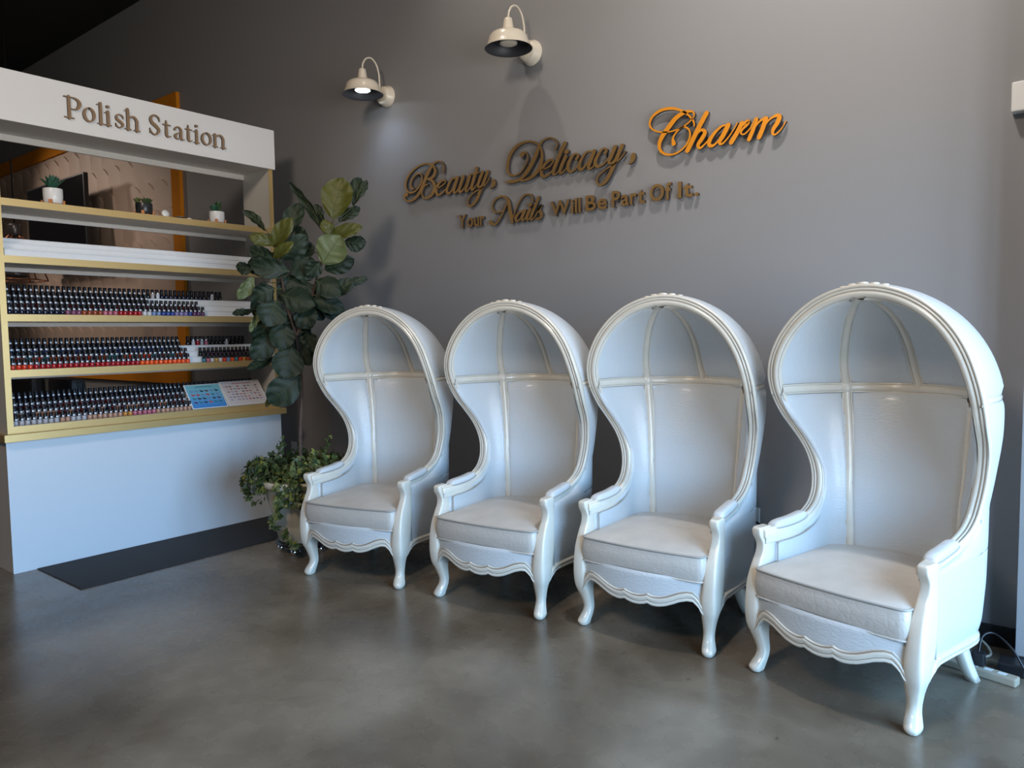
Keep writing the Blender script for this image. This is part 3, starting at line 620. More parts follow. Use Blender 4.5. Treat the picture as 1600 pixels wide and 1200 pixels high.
# ---------------------------------------------------------------- wall lettering
TEXT = {"Beauty":[[[-3.7846,2.6282,0.0106],[-3.7773,2.6655,0.0106],[-3.7969,2.6995,0.0107],[-3.8363,2.7138,0.0118],[-3.8807,2.7034,0.015],[-3.9181,2.6688,0.023],[-3.9606,2.6172,0.0289],[-4.004,2.5477,0.0292],[-4.0471,2.5008,0.0241],[-4.0987,2.4718,0.017],[-4.1501,2.4661,0.0139],[-4.1839,2.4849,0.0142],[-4.1899,2.5124,0.0222],[-4.1656,2.5183,0.0313]],[[-4.0919,2.5503,0.014],[-4.121,2.5716,0.0174],[-4.1111,2.6144,0.0167],[-4.0677,2.6494,0.0138],[-4.0256,2.6552,0.0111],[-4.0015,2.6286,0.011],[-4.0112,2.5835,0.0151],[-4.0628,2.5378,0.0138],[-4.1225,2.5247,0.0122],[-4.1645,2.5507,0.0148],[-4.176,2.5936,0.0193],[-4.1528,2.6436,0.0188],[-4.0918,2.6879,0.0155],[-4.0156,2.7117,0.0124],[-3.9413,2.7123,0.0127],[-3.8852,2.6869,0.019],[-3.8661,2.6499,0.0228],[-3.8791,2.6175,0.0221],[-3.9201,2.6031,0.0171],[-3.9609,2.6057,0.0096]],[[-3.9609,2.6057,0.0096],[-3.9122,2.5934,0.018],[-3.8768,2.5571,0.0241],[-3.8778,2.5201,0.0262],[-3.9072,2.4836,0.0233],[-3.9568,2.4665,0.015],[-3.9976,2.483,0.012],[-4.0048,2.5188,0.0111],[-3.9789,2.5561,0.0107],[-3.9457,2.5662,0.0096]],[[-3.8496,2.5222,0.0094],[-3.8014,2.5359,0.0104],[-3.7653,2.5566,0.0106],[-3.7845,2.5733,0.0129],[-3.8246,2.5588,0.0185],[-3.8535,2.5284,0.0259],[-3.8584,2.4947,0.0243],[-3.8349,2.4747,0.0181],[-3.7948,2.4868,0.0114],[-3.7546,2.5156,0.0093]],[[-3.6639,2.5699,0.013],[-3.6986,2.5701,0.0131],[-3.7385,2.5305,0.0208],[-3.7552,2.4931,0.0239],[-3.74,2.4743,0.0193],[-3.7085,2.4872,0.0124],[-3.6726,2.5275,0.0105],[-3.6485,2.5689,0.0104]],[[-3.6485,2.5717,0.026],[-3.6728,2.5219,0.0262],[-3.6868,2.4845,0.0223],[-3.6702,2.4712,0.0131],[-3.635,2.4975,0.0091]],[[-3.5914,2.5722,0.0258],[-3.6192,2.5205,0.0259],[-3.6354,2.4836,0.0237],[-3.6243,2.4683,0.0184],[-3.5936,2.4838,0.0121],[-3.5625,2.5241,0.009]],[[-3.5353,2.5672,0.0255],[-3.5588,2.5181,0.0256],[-3.5747,2.4814,0.0219],[-3.5638,2.4662,0.0128],[-3.5295,2.4922,0.0089]],[[-3.4677,2.6107,0.0252],[-3.4872,2.5633,0.0253],[-3.5145,2.5012,0.0255],[-3.5188,2.4743,0.0217],[-3.4965,2.477,0.0114],[-3.4664,2.5059,0.0088]],[[-3.5201,2.5777,0.0102],[-3.4465,2.5794,0.01]],[[-3.4175,2.5753,0.025],[-3.4439,2.5301,0.0251],[-3.4593,2.494,0.0214],[-3.4413,2.4808,0.0126],[-3.4081,2.5036,0.0087]],[[-3.3707,2.5741,0.0248],[-3.4006,2.5188,0.0249],[-3.4383,2.4532,0.0251],[-3.4763,2.3922,0.0209],[-3.5214,2.3617,0.0153],[-3.5525,2.3736,0.0116],[-3.5463,2.4116,0.0097],[-3.4971,2.4496,0.0089],[-3.4307,2.4685,0.0088],[-3.3794,2.4998,0.0087],[-3.3536,2.5341,0.0087]],[[-3.3186,2.5051,0.0246],[-3.3154,2.4886,0.0344],[-3.3264,2.4713,0.0222],[-3.348,2.4579,0.0049]]],"Delicacy":[[[-2.8032,2.6321,0.009],[-2.7886,2.6631,0.0089],[-2.806,2.6947,0.0096],[-2.8489,2.7134,0.0097],[-2.9,2.7045,0.0117],[-2.9298,2.6744,0.0183],[-2.9602,2.6207,0.0277],[-3.006,2.5568,0.0306],[-3.0523,2.5099,0.0269],[-3.0987,2.4833,0.0177],[-3.161,2.4797,0.022],[-3.2162,2.484,0.0069]],[[-3.0715,2.6426,0.0337],[-3.0424,2.6524,0.0121],[-3.024,2.6187,0.0095],[-3.0436,2.5741,0.0094],[-3.0903,2.5271,0.0095],[-3.1447,2.5167,0.0115],[-3.1875,2.5408,0.0178],[-3.1944,2.5963,0.0239],[-3.1656,2.6645,0.0246],[-3.1027,2.7084,0.0192],[-3.0187,2.7184,0.0135],[-2.9517,2.6956,0.0123],[-2.9154,2.6488,0.0158],[-2.9126,2.5841,0.0235],[-2.9392,2.5294,0.027],[-2.992,2.4897,0.023],[-3.0528,2.4742,0.0158],[-3.0988,2.4791,0.0095]],[[-2.9113,2.5195,0.0092],[-2.8512,2.5342,0.0102],[-2.822,2.5617,0.0113],[-2.8434,2.5748,0.0157],[-2.8947,2.5464,0.0222],[-2.9174,2.5028,0.0248],[-2.8957,2.4764,0.0196],[-2.8518,2.4878,0.0113],[-2.8081,2.5221,0.009]],[[-2.73,2.6592,0.0252],[-2.7644,2.6076,0.0267],[-2.8007,2.5441,0.0269],[-2.8228,2.4953,0.0232],[-2.8122,2.4765,0.0129],[-2.7798,2.495,0.0089]],[[-2.726,2.5759,0.0252],[-2.751,2.5368,0.0254],[-2.7713,2.4938,0.0217],[-2.7587,2.4777,0.0127],[-2.7233,2.5013,0.0088]],[[-2.7236,2.6052,0.0277],[-2.7138,2.6065,0.0277]],[[-2.643,2.5491,0.0186],[-2.6291,2.5684,0.0136],[-2.653,2.5817,0.0112],[-2.6878,2.5558,0.0213],[-2.7091,2.5135,0.0252],[-2.6955,2.4802,0.0201],[-2.6608,2.4838,0.0112],[-2.6228,2.515,0.0087]],[[-2.5312,2.5766,0.0109],[-2.5714,2.5785,0.0121],[-2.6123,2.5388,0.0194],[-2.6264,2.4958,0.023],[-2.6095,2.4793,0.0193],[-2.5788,2.5001,0.0125],[-2.5382,2.5443,0.0097],[-2.5146,2.5768,0.0097]],[[-2.5146,2.5768,0.0242],[-2.5417,2.5225,0.0244],[-2.5574,2.4858,0.0208],[-2.5387,2.4764,0.0122],[-2.5019,2.5027,0.0085]],[[-2.4361,2.5534,0.0179],[-2.4262,2.5721,0.0131],[-2.4522,2.5806,0.0108],[-2.4884,2.5477,0.0205],[-2.5085,2.5065,0.0242],[-2.4922,2.4819,0.0193],[-2.4528,2.4872,0.0108],[-2.4169,2.5148,0.0083]],[[-2.3671,2.5779,0.0247],[-2.3975,2.5228,0.0249],[-2.4105,2.4974,0.0202],[-2.3945,2.4851,0.0118],[-2.3592,2.5115,0.0082]],[[-2.3178,2.5781,0.0244],[-2.356,2.511,0.0247],[-2.3882,2.4503,0.0249],[-2.4273,2.3899,0.0209],[-2.4666,2.3675,0.0149],[-2.4948,2.3823,0.0109],[-2.486,2.42,0.0092],[-2.4399,2.4522,0.0084],[-2.3753,2.4757,0.0083],[-2.3244,2.5116,0.0082],[-2.296,2.5396,0.0081]],[[-2.2434,2.5125,0.0252],[-2.2447,2.4967,0.0333],[-2.2527,2.4765,0.0207],[-2.2745,2.4636,0.0046]]],"Charm":[[[-1.8586,2.6104,0.0077],[-1.8627,2.6364,0.0098],[-1.8905,2.6731,0.0109],[-1.9314,2.7072,0.012],[-1.9906,2.7318,0.0149],[-2.0568,2.7364,0.0168],[-2.1119,2.7142,0.016],[-2.1356,2.6749,0.0127],[-2.1182,2.639,0.0097],[-2.069,2.6141,0.0084],[-2.0024,2.6053,0.0079],[-1.9313,2.6169,0.0078],[-1.8789,2.6446,0.0079],[-1.8588,2.6724,0.009],[-1.8733,2.6935,0.0113],[-1.9139,2.6959,0.0197],[-1.9667,2.6766,0.0263],[-2.0145,2.6316,0.0282],[-2.0568,2.5849,0.027],[-2.074,2.5443,0.0218],[-2.063,2.5044,0.016],[-2.0204,2.4788,0.0118],[-1.9665,2.4785,0.0096],[-1.9135,2.5075,0.0099],[-1.8845,2.5558,0.0107],[-1.8904,2.5964,0.0097],[-1.9254,2.6185,0.0089],[-1.9607,2.6007,0.0093],[-1.9875,2.5678,0.0123],[-1.9833,2.5349,0.026]],[[-1.7861,2.6666,0.027],[-1.8215,2.6132,0.0273],[-1.8613,2.5466,0.0276],[-1.8988,2.4828,0.0278]],[[-1.8844,2.5187,0.0078],[-1.8441,2.5621,0.0086],[-1.8129,2.5813,0.0144],[-1.7941,2.564,0.0217],[-1.8127,2.5331,0.0245],[-1.8354,2.5028,0.0208],[-1.821,2.4847,0.0137],[-1.7871,2.508,0.0085],[-1.762,2.5376,0.0076]],[[-1.6685,2.5807,0.0095],[-1.6985,2.5799,0.0114],[-1.7425,2.5473,0.0187],[-1.7703,2.5052,0.0222],[-1.759,2.4851,0.0185],[-1.7312,2.4936,0.0116],[-1.6873,2.5378,0.0085],[-1.6576,2.5787,0.0084]],[[-1.6604,2.5802,0.0263],[-1.6873,2.5327,0.0265],[-1.7091,2.5003,0.0213],[-1.6969,2.4854,0.0117],[-1.6654,2.5084,0.0085],[-1.6278,2.5531,0.0073],[-1.6093,2.5828,0.0073]],[[-1.5843,2.5758,0.0248],[-1.6116,2.5299,0.025],[-1.6425,2.4852,0.0252]],[[-1.6063,2.5417,0.0073],[-1.5747,2.57,0.0134],[-1.5511,2.5788,0.0226],[-1.5562,2.5632,0.0154],[-1.5798,2.5436,0.0114],[-1.5892,2.525,0.0093],[-1.569,2.5165,0.0083],[-1.5351,2.5444,0.0072],[-1.5146,2.5832,0.0071]],[[-1.5069,2.5828,0.0224],[-1.5246,2.53,0.0225],[-1.5451,2.4858,0.0226]],[[-1.5272,2.5254,0.0072],[-1.4913,2.5665,0.0101],[-1.4596,2.5806,0.0171]],[[-1.4545,2.5762,0.0241],[-1.4729,2.5259,0.0242],[-1.4906,2.4866,0.0244]],[[-1.4755,2.5264,0.0071],[-1.4352,2.5687,0.01],[-1.4001,2.5819,0.0169],[-1.384,2.573,0.0237],[-1.3947,2.5441,0.0238],[-1.4145,2.5157,0.0199],[-1.4183,2.4942,0.013],[-1.4042,2.4868,0.009],[-1.3744,2.5087,0.0069],[-1.3511,2.5445,0.0059]]],"Nails":[[[-3.248,2.2958,0.0117],[-3.3042,2.2934,0.0118],[-3.3341,2.3312,0.0119],[-3.3048,2.3794,0.0118],[-3.2373,2.3927,0.0136],[-3.1936,2.3577,0.0231],[-3.1835,2.3056,0.0289],[-3.1713,2.2534,0.0269],[-3.1611,2.2117,0.0192]],[[-3.1687,2.2124,0.0096],[-3.1348,2.2833,0.0096],[-3.1014,2.3384,0.0104],[-3.0526,2.3785,0.0113],[-3.002,2.3723,0.0112],[-2.988,2.3317,0.0111]],[[-3.1914,2.3617,0.0096],[-3.2254,2.3103,0.0116],[-3.2622,2.2545,0.0137],[-3.3081,2.2118,0.0138],[-3.351,2.2309,0.0278]],[[-3.0649,2.2756,0.0113],[-3.1026,2.2672,0.0152],[-3.1323,2.2366,0.0229],[-3.1197,2.2142,0.0134],[-3.087,2.2361,0.0095],[-3.0596,2.275,0.0094]],[[-3.0542,2.2761,0.0226],[-3.0784,2.2352,0.0227],[-3.0712,2.2135,0.0132],[-3.0389,2.2394,0.0094]],[[-3.0119,2.2781,0.0224],[-3.0357,2.2391,0.0225],[-3.034,2.2122,0.0131],[-3.002,2.2355,0.0093]],[[-3.0135,2.309,0.0243],[-3.0051,2.3105,0.0242]],[[-2.942,2.3485,0.0221],[-2.9782,2.2826,0.0223],[-3.0073,2.2277,0.0205],[-2.9971,2.2117,0.0112],[-2.9653,2.2357,0.0093]],[[-2.9706,2.2322,0.0093],[-2.9179,2.3005,0.0128],[-2.9369,2.2656,0.0221],[-2.9187,2.2415,0.022],[-2.9293,2.2154,0.0166],[-2.9625,2.2131,0.0148]]]}
def ribbon(mb, s, front, back, m_, axis='y', n=5):
    q = cr(s, n); P = q[:, :2]; W = np.clip(q[:, 2], .003, None)/2
    T = np.gradient(P, axis=0); T /= np.linalg.norm(T, axis=1)[:, None]+1e-9; N = np.c_[-T[:, 1], T[:, 0]]
    L, R = P+N*W[:, None], P-N*W[:, None]
    def cap(c, d, w, k=5):                             # rounded stroke end
        a0 = math.atan2(d[1], d[0]); return [c+w*np.array((math.cos(a0+a), math.sin(a0+a))) for a in np.linspace(PI/2, -PI/2, k+2)[1:-1]]
    loop = list(L)+cap(P[-1], T[-1], W[-1])+list(R[::-1])+cap(P[0], -T[0], W[0])
    put = (lambda p, d: (p[0], d, p[1])) if axis == 'y' else (lambda p, d: (d, p[0], p[1]))
    n_ = len(L); k = len(mb.v); nl = len(loop)
    vs = [put(p, front) for p in loop]+[put(p, back) for p in loop]; fs = []
    e = nl-2*n_-5
    # front face: strip + two end fans
    ri = lambda i: n_+5+(n_-1-i)
    for i in range(n_-1): fs.append((i, i+1, ri(i+1), ri(i)))
    fs.append((n_-1,)+tuple(range(n_, n_+5))+(ri(n_-1),)); fs.append((ri(0),)+tuple(range(2*n_+5, nl))+(0,))
    mb.add(vs, fs, m_)
    mb.add(vs, [(i, (i+1) % nl, nl+(i+1) % nl, nl+i) for i in range(nl)], M['letter_edge'])
def script_word(word, lab, m_):
    t = thing('script_lettering', lab, 'wall lettering', group='metal lettering on the grey wall')
    m = MB()
    for i, s in enumerate(TEXT[word]): ribbon(m, s, -.0335-.0004*(i % 7), -.014, m_)
    a = np.array([q for s in TEXT[word] for q in s])
    m.build('letters', t, fixn=False)
    m = MB()                                            # stand-off pins
    for s in TEXT[word][::2]:
        q = s[len(s)//2]; m.tube([(q[0], .004, q[1]), (q[0], -.016, q[1])], .003, M['letter_edge'], 6)
    m.build('standoff_pins', t)
script_word('Beauty', 'bronze script word "Beauty," at the left of the top line', M['bronze'])
script_word('Delicacy', 'bronze script word "Delicacy," in the middle of the top line', M['bronze'])
script_word('Charm', 'orange reflection tinted script word "Charm" at the right of the top line', M['orange_reflect'])
script_word('Nails', 'small bronze script word "Nails" in the lower line', M['bronze'])
def char_mesh(ch, size, depth, offs):
    cu = bpy.data.curves.new('glyph', 'FONT'); cu.body = ch; cu.size = size; cu.extrude = depth/2; cu.offset = offs; cu.resolution_u = 4
    ob = bpy.data.objects.new('glyph', cu); C.objects.link(ob); bpy.context.view_layer.update()
    me = bpy.data.meshes.new_from_object(ob.evaluated_get(bpy.context.evaluated_depsgraph_get())); bpy.data.objects.remove(ob); bpy.data.curves.remove(cu); return me
def block_word(word, x0, x1, z, cap, lab, m_):
    t = thing('block_lettering', lab, 'wall lettering', group='metal lettering on the grey wall')
    mes = [(ch, char_mesh(ch, 1.0, .02, .017)) for ch in word]; boxes = []
    for ch, me in mes:
        co = np.array([v.co[:] for v in me.vertices]); boxes.append((co[:, 0].min(), co[:, 0].max(), co[:, 1].max()))
    capu = max(b[2] for (c, _), b in zip(mes, boxes) if c.isupper()); sp = .075
    tot = sum(b[1]-b[0] for b in boxes)+sp*(len(boxes)-1); kx = (x1-x0)/tot; kz = cap/capu; x = x0
    for (ch, me), b in zip(mes, boxes):
        for v in me.vertices:
            X, Y, Z = v.co; v.co = (x+(X-b[0])*kx, -.022+(-Z), z+Y*kz)
        me.materials.clear(); me.materials.append(m_); me.materials.append(M['letter_edge']); me.polygons.foreach_set('material_index', [0 if abs(p_.normal[2]) > .9 or abs(p_.normal[1]) > .9 else 1 for p_ in me.polygons]); me.name = 'letter'; lo_ = link('letter', me, t); pb = MB(); fv = me.polygons[0].center; pv = min((v.co for v in me.vertices), key=lambda c_: abs(c_[2]-z-cap*.1)+abs(c_[0]-x-.01)); pb.tube([(pv[0], .004, pv[2]), (pv[0], -.014, pv[2])], .003, M['letter_edge'], 6); pb.build('standoff_pin', lo_); x += (b[1]-b[0]+sp)*kx
for wd, x0, x1, z, cp, lab in (('Your', -3.650, -3.408, 2.220, .090, 'brown block word "Your" left of the script word Nails'),
                               ('Will', -2.848, -2.618, 2.222, .088, 'brown block word "Will" in the lower line'),
                               ('Be', -2.580, -2.430, 2.223, .092, 'brown block word "Be" in the lower line'),
                               ('Part', -2.393, -2.170, 2.227, .092, 'brown block word "Part" in the lower line'),
                               ('Of', -2.135, -2.000, 2.229, .094, 'brown block word "Of" near the end of the lower line'),
                               ('It.', -1.958, -1.832, 2.229, .088, 'brown block word "It." ending the lower line')):
    block_word(wd, x0, x1, z, cp, lab, M['bronze'])

# ---------------------------------------------------------------- polish station
SX, SB = -5.36, -5.73                                   # front and back planes
Y0, Y1 = -2.345, -.375
SH = [.930, 1.283, 1.632, 1.995, 2.346]                 # shelf tops
st = thing('polish_station', 'tall white display station with gold edged shelves and a lettered header', 'display station')
m = MB(); m.box((SB, Y0-.35+.35-.02, 2.817), (SX+.012, Y1+.015, 3.128), M['offwhite']); m.v = [(x, y, z) for x, y, z in m.v]; m.build('header_box', st)
m = MB(); m.box((SX+.012, Y0-.02, 2.817), (SX+.018, Y1+.015, 3.128), M['white_lam'], .002); m.build('header_face', st)
m = MB(); m.box((SB-.004, Y0, 2.776), (SB+.014, Y1-.03, 2.817), M['offwhite']); m.build('back_lip', st)
for ya, yb in ((Y0, Y0+.036), (Y1-.036, Y1)):
    m = MB(); m.box((SB, ya, .882), (SX-.004, yb, 2.817), M['offwhite']); p = m.build('side_panel', st)
    m = MB(); m.box((SX-.004, ya, .8855), (SX, yb, 2.817), M['gold']); m.build('edge_trim', p)
for z in SH:
    m = MB(); m.box((SB, Y0+.036, z-.045), (SX-.004, Y1-.036, z), M['offwhite']); s_ = m.build('shelf', st)
    m = MB(); m.box((SX-.004, Y0+.036, z-.045), (SX, Y1-.036, z), M['gold']); m.build('edge_trim', s_)
    if z > 1.0:
        m = MB(); m.box((SB-.004, Y0+.036, z-.072), (SB+.012, Y1-.036, z-.045), M['offwhite']); m.build('back_lip', s_)
m = MB(); m.box((SB-.05, Y0-.035, .838), (SX+.055, Y1+.02, .885), M['gold'], .002); m.build('counter_top', st)
m = MB(); m.box((SB-.02, Y0-.008, 0), (SX-.006, Y1, .838), M['offwhite']); b_ = m.build('base_cabinet', st)
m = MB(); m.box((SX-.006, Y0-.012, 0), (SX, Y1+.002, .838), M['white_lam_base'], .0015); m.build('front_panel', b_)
# raised serif letters on the header
def serif_glyph(ch, W):
    H, X = .136, .091; t, sf = .0225, .0075; S = []
    def stem(x, z0, z1, w=t): S.append([(x, z0, w), (x, (z0+z1)/2, w), (x, z1, w)])
    def ser(x0, x1, z, w=sf): S.append([(x0, z, w), ((x0+x1)/2, z, w*1.15), (x1, z, w)])
    def arch(x0, x1, z=X): S.append([(x0, z*.72, .008), (x0+(x1-x0)*.35, z*.96, .013), (x0+(x1-x0)*.75, z*.98, .019), (x1, z*.74, t), (x1, z*.4, t), (x1, 0, t)])
    if ch == 'P':
        stem(.028, 0, H); ser(0, .056, .003); ser(.0, .03, H-.003)
        S.append([(.028, H-.003, .007), (.060, H-.003, .010), (W-.022, H-.014, .020), (W-.012, H*.74, .026), (W-.024, H*.52, .020), (.058, H*.44, .009), (.030, H*.45, .007)])
    elif ch == 'o':
        c = W/2; r = W/2-.009
        S.append([(c+r*math.sin(a), X/2+(X/2-.003)*math.cos(a), .009+.014*abs(math.sin(a+.35))) for a in np.linspace(0, 2*PI, 17)])
    elif ch == 'l': stem(W/2, 0, H); ser(W/2-.021, W/2+.021, .003); S.append([(W/2-.022, H-.012, .006), (W/2-.004, H-.004, .010)])
    elif ch == 'i': stem(W/2, 0, X); ser(W/2-.020, W/2+.020, .003); S.append([(W/2-.021, X-.010, .006), (W/2-.004, X-.004, .010)]); S.append([(W/2-.003, H-.012, .022), (W/2+.003, H-.012, .022)])
    elif ch == 'h': stem(.020, 0, H); ser(0, .040, .003); S.append([(0, H-.012, .006), (.016, H-.004, .010)]); arch(.020, W-.021); ser(W-.040, W, .003)
    elif ch == 'n': stem(.020, 0, X); ser(0, .040, .003); S.append([(0, X-.010, .006), (.016, X-.004, .010)]); arch(.020, W-.021); ser(W-.040, W, .003)
    elif ch in 'sS':
        h = X if ch == 's' else H*1.02; k = 1 if ch == 's' else 1.3
        S.append([(W-.008, h*.80, .008), (W*.74, h*.95, .009*k), (W*.42, h*.965, .011*k), (W*.17, h*.80, .016*k), (W*.26, h*.60, .021*k), (W*.60, h*.45, .022*k), (W*.85, h*.27, .018*k), (W*.62, h*.05, .011*k), (W*.32, h*.035, .009*k), (.006, h*.22, .008)])
        S.append([(W-.008, h*.92, .005), (W-.006, h*.72, .006)]); S.append([(.006, h*.30, .006), (.006, h*.06, .005)])
    elif ch == 't': S.append([(W*.42, X*1.28, .007), (W*.42, X*1.0, .016), (W*.42, X*.5, t), (W*.43, X*.2, t), (W*.58, X*.05, .015), (W*.95, X*.12, .007)]); ser(.004, W*.92, X-.004, .009)
    elif ch == 'a':
        S.append([(W*.12, X*.74, .017), (W*.26, X*.93, .011), (W*.50, X*.96, .013), (W*.68, X*.78, .020), (W*.68, X*.45, t), (W*.69, X*.15, t), (W*.82, X*.03, .013), (W*1.0, X*.10, .006)])
        S.append([(W*.66, X*.58, .008), (W*.38, X*.47, .011), (W*.15, X*.26, .022), (W*.28, X*.05, .014), (W*.50, X*.07, .010), (W*.66, X*.22, .007)])
    return S
for ch, a, b in (('P', -1.928, -1.823), ('o', -1.818, -1.738), ('l', -1.727, -1.682), ('i', -1.678, -1.637), ('s', -1.614, -1.552), ('h', -1.546, -1.446), ('S', -1.381, -1.300), ('t', -1.283, -1.222),
                 ('a', -1.205, -1.124), ('t', -1.117, -1.062), ('i', -1.050, -1.009), ('o', -.995, -.910), ('n', -.903, -.797)):
    m = MB()
    for i, s in enumerate(serif_glyph(ch, b-a)): ribbon(m, [(a+x, 2.903+z, w_*.84) for x, z, w_ in s], SX+.032+.0004*i, SX+.018, M['taupe'], 'x')
    m.build('header_letter', st, fixn=False)

# stepped acrylic risers
RY0, RY1 = Y0+.045, Y1-.05
def riser(z, ya, yb, xs, hs, lab):
    prof = [(xs[0], z)]
    for i, (x, h) in enumerate(zip(xs, hs)):
        prof.append((x, z+h-.006)); prof.append((x+.004, z+h-.005)); prof.append((x+.004, z+h)); nx = xs[i+1] if i+1 < len(xs) else SB+.045; prof.append((nx, z+h))
    prof.append((SB+.045, z)); n = len(prof); m = MB()
    m.add([(x, ya, zz) for x, zz in prof]+[(x, yb, zz) for x, zz in prof], [tuple(range(n))]+[tuple(range(n, 2*n))[::-1]]+[(i, (i+1) % n, n+(i+1) % n, n+i) for i in range(n)], M['acrylic'])
    return tag(m.build('display_riser'), lab, 'display riser', 'white stepped display risers')
riser(SH[3]+.0005, RY0, RY1, [-5.378, -5.45, -5.53], [.043, .086, .124], 'empty white stepped riser on the shelf under the potted plants')
RXS = [-5.432, -5.492, -5.552]; RHS = [.043, .086, .129]
riser(SH[2]+.0005, RY0, RY1, RXS, RHS, 'white stepped riser under the bottles on the upper polish shelf, its right end bare')
riser(SH[1]+.0005, RY0, RY1, RXS, RHS, 'white stepped riser under the bottles on the middle polish shelf')
riser(SH[0]+.0005, RY0, RY1, RXS, RHS, 'white stepped riser under the bottles just above the counter')

# nail polish bottles
PC = {'navy': (.006, .008, .028), 'black': (.006, .006, .008), 'mauve': (.20, .06, .12), 'copper': (.30, .055, .015), 'pink': (.45, .12, .17), 'red': (.35, .006, .010), 'dark red': (.10, .004, .006), 'white': (.6, .6, .62),
      'pale blue': (.16, .25, .45), 'blue': (.02, .05, .25), 'lavender': (.20, .17, .36), 'purple': (.10, .03, .11), 'orange red': (.62, .035, .006), 'bright orange': (.82, .085, .008), 'clear': (.42, .40, .42), 'nude': (.45, .25, .17), 'amber': (.50, .22, .04),
      'teal': (.02, .17, .22), 'plum': (.06, .008, .03), 'yellow': (.50, .30, .06)}
PM = {k: mat(k.replace(' ', '_')+'_lacquer', v, .12, coat=.5) for k, v in PC.items()}
cap_dot = mat('white_cap_dot', (.78, .80, .84), .4); capm = mat('black_bottle_cap', (.006, .006, .010), .45)
BM = {}
def bottle_mb(col, dot=True, loc=(0, 0, 0)):
    m = MB(); x, y, z = loc
    m.lathe([(.0005, 0), (.0135, 0), (.0150, .002), (.0153, .021), (.0140, .026), (.0105, .029)], loc, PM[col], 10)
    m.lathe([(.0105, .0285), (.0122, .030), (.0116, .067), (.0100, .069), (.0005, .069)], loc, capm, 10)
    if dot:  # plain white dots on the front and top of the cap
        n = .0121
        m.add([(x+n+.0004, y-.0058, z+.0315), (x+n+.0004, y+.0058, z+.0315), (x+n+.0002, y+.0058, z+.0425), (x+n+.0002, y-.0058, z+.0425)], [(0, 1, 2, 3)], cap_dot)
        m.lathe([(.0050, .0692), (.0035, .0696), (.0005, .0697)], loc, cap_dot, 8)
    return m
def bottle_mesh(col, dot):
    if (col, dot) not in BM: BM[(col, dot)] = bottle_mb(col, dot).mesh('polish_bottle')
    return BM[(col, dot)]
PITCH_ = .0338
def ordn(n):
    return '%d%s' % (n, 'th' if 10 <= n % 100 <= 20 else {1: 'st', 2: 'nd', 3: 'rd'}.get(n % 10, 'th'))
ROWN = ['front', 'second', 'third', 'back']
def runs(spec, n):
    out = []
    for c, k in spec: out += [c]*k
    while len(out) < n: out.append(spec[-1][0])
    return out[:n]
def pick(cols, n): return [cols[int(i)] for i in rng.integers(0, len(cols), n)]
SHN = {2: 'upper polish shelf', 1: 'middle polish shelf', 0: 'lowest polish shelf'}
plan = []     # shelf, row, y start, colours, dotted
U0 = RY0+.016
plan += [(2, 0, U0, runs([('navy', 10), ('mauve', 3), ('copper', 4), ('pink', 3), ('red', 5), ('white', 2), ('pale blue', 2), ('blue', 3), ('lavender', 3), ('blue', 1), ('purple', 3)], 39), True),
         (2, 1, U0+.0169, pick(['navy', 'black', 'plum', 'dark red'], 38), True), (2, 2, U0, pick(['black', 'navy'], 28), True), (2, 3, U0+.0169, pick(['black', 'navy'], 46), 'left28')]
plan += [(1, 0, U0, runs([('orange red', 4), ('red', 20), ('bright orange', 12)], 35), True), (1, 1, U0+.0169, pick(['navy', 'teal', 'copper', 'dark red', 'orange red'], 35), True), (1, 2, U0, pick(['navy', 'blue', 'black'], 35), True), (1, 3, U0+.0169, pick(['navy', 'black'], 35), True)]
plan += [(0, 0, U0, runs([('clear', 8), ('nude', 2), ('clear', 3), ('nude', 7), ('amber', 2), ('pink', 5), ('nude', 6)], 35), True), (0, 1, U0+.0169, pick(['dark red', 'plum', 'navy', 'nude'], 34), True), (0, 2, U0, pick(['plum', 'navy', 'dark red'], 35), True), (0, 3, U0+.0169, pick(['navy', 'black'], 35), True)]
RIGHT = [(1, 0, -1.005, ['teal', 'pink', 'white', 'yellow', 'white', 'orange red', 'pale blue', 'bright orange', 'teal', 'orange red', 'amber', 'copper', 'red']), (1, 1, -1.0, pick(['black', 'plum'], 13)), (1, 3, -1.03, pick(['black'], 15)), (0, 3, -1.08, pick(['black'], 18))]
XR = [-5.402, -5.462, -5.522, -5.585]; ZR = [0.0005, .0435, .0865, .1295]
count = 0; rest = []
order = [p for r in (0, 1, 2, 3) for p in plan if p[1] == r]
for sh, r, ys_, cols, dots in order:
    for k, c in enumerate(cols):
        y = ys_+k*PITCH_; dot = bool(dots) if dots != 'left28' else k < 28
        loc = (XR[r]+float(rng.normal(0, .0012)), y+float(rng.normal(0, .0008)), SH[sh]+ZR[r]+.0003)
        if count < 278:
            o = link('polish_bottle', bottle_mesh(c, dot), None, loc)
            tag(o, '%s nail polish bottle, %s from left in %s row, %s' % (c, ordn(k+1), ROWN[r], SHN[sh]), 'nail polish bottle', 'nail polish bottles on the %s' % SHN[sh]); count += 1
        else: rest.append((c, dot, loc))
for sh, r, ys_, cols in RIGHT:
    for k, c in enumerate(cols):
        loc = (XR[r], ys_+k*PITCH_, SH[sh]+ZR[r]+.0003)
        if r == 0:
            o = link('polish_bottle', bottle_mesh(c, False), None, loc)
            tag(o, '%s nail polish bottle, %s in short front row right of riser gap' % (c, ordn(k+1)), 'nail polish bottle', 'nail polish bottles right of the riser gap')
        else: rest.append((c, False, loc))
m = MB()
for c, dot, loc in rest:
    b = bottle_mb(c, dot, loc); o0 = len(m.v); m.v += b.v
    sl = [m.slot(q) for q in b.mats]
    for f, i, s_ in zip(b.f, b.mi, b.sm): m.f.append(tuple(o0+j for j in f)); m.mi.append(sl[i]); m.sm.append(s_)
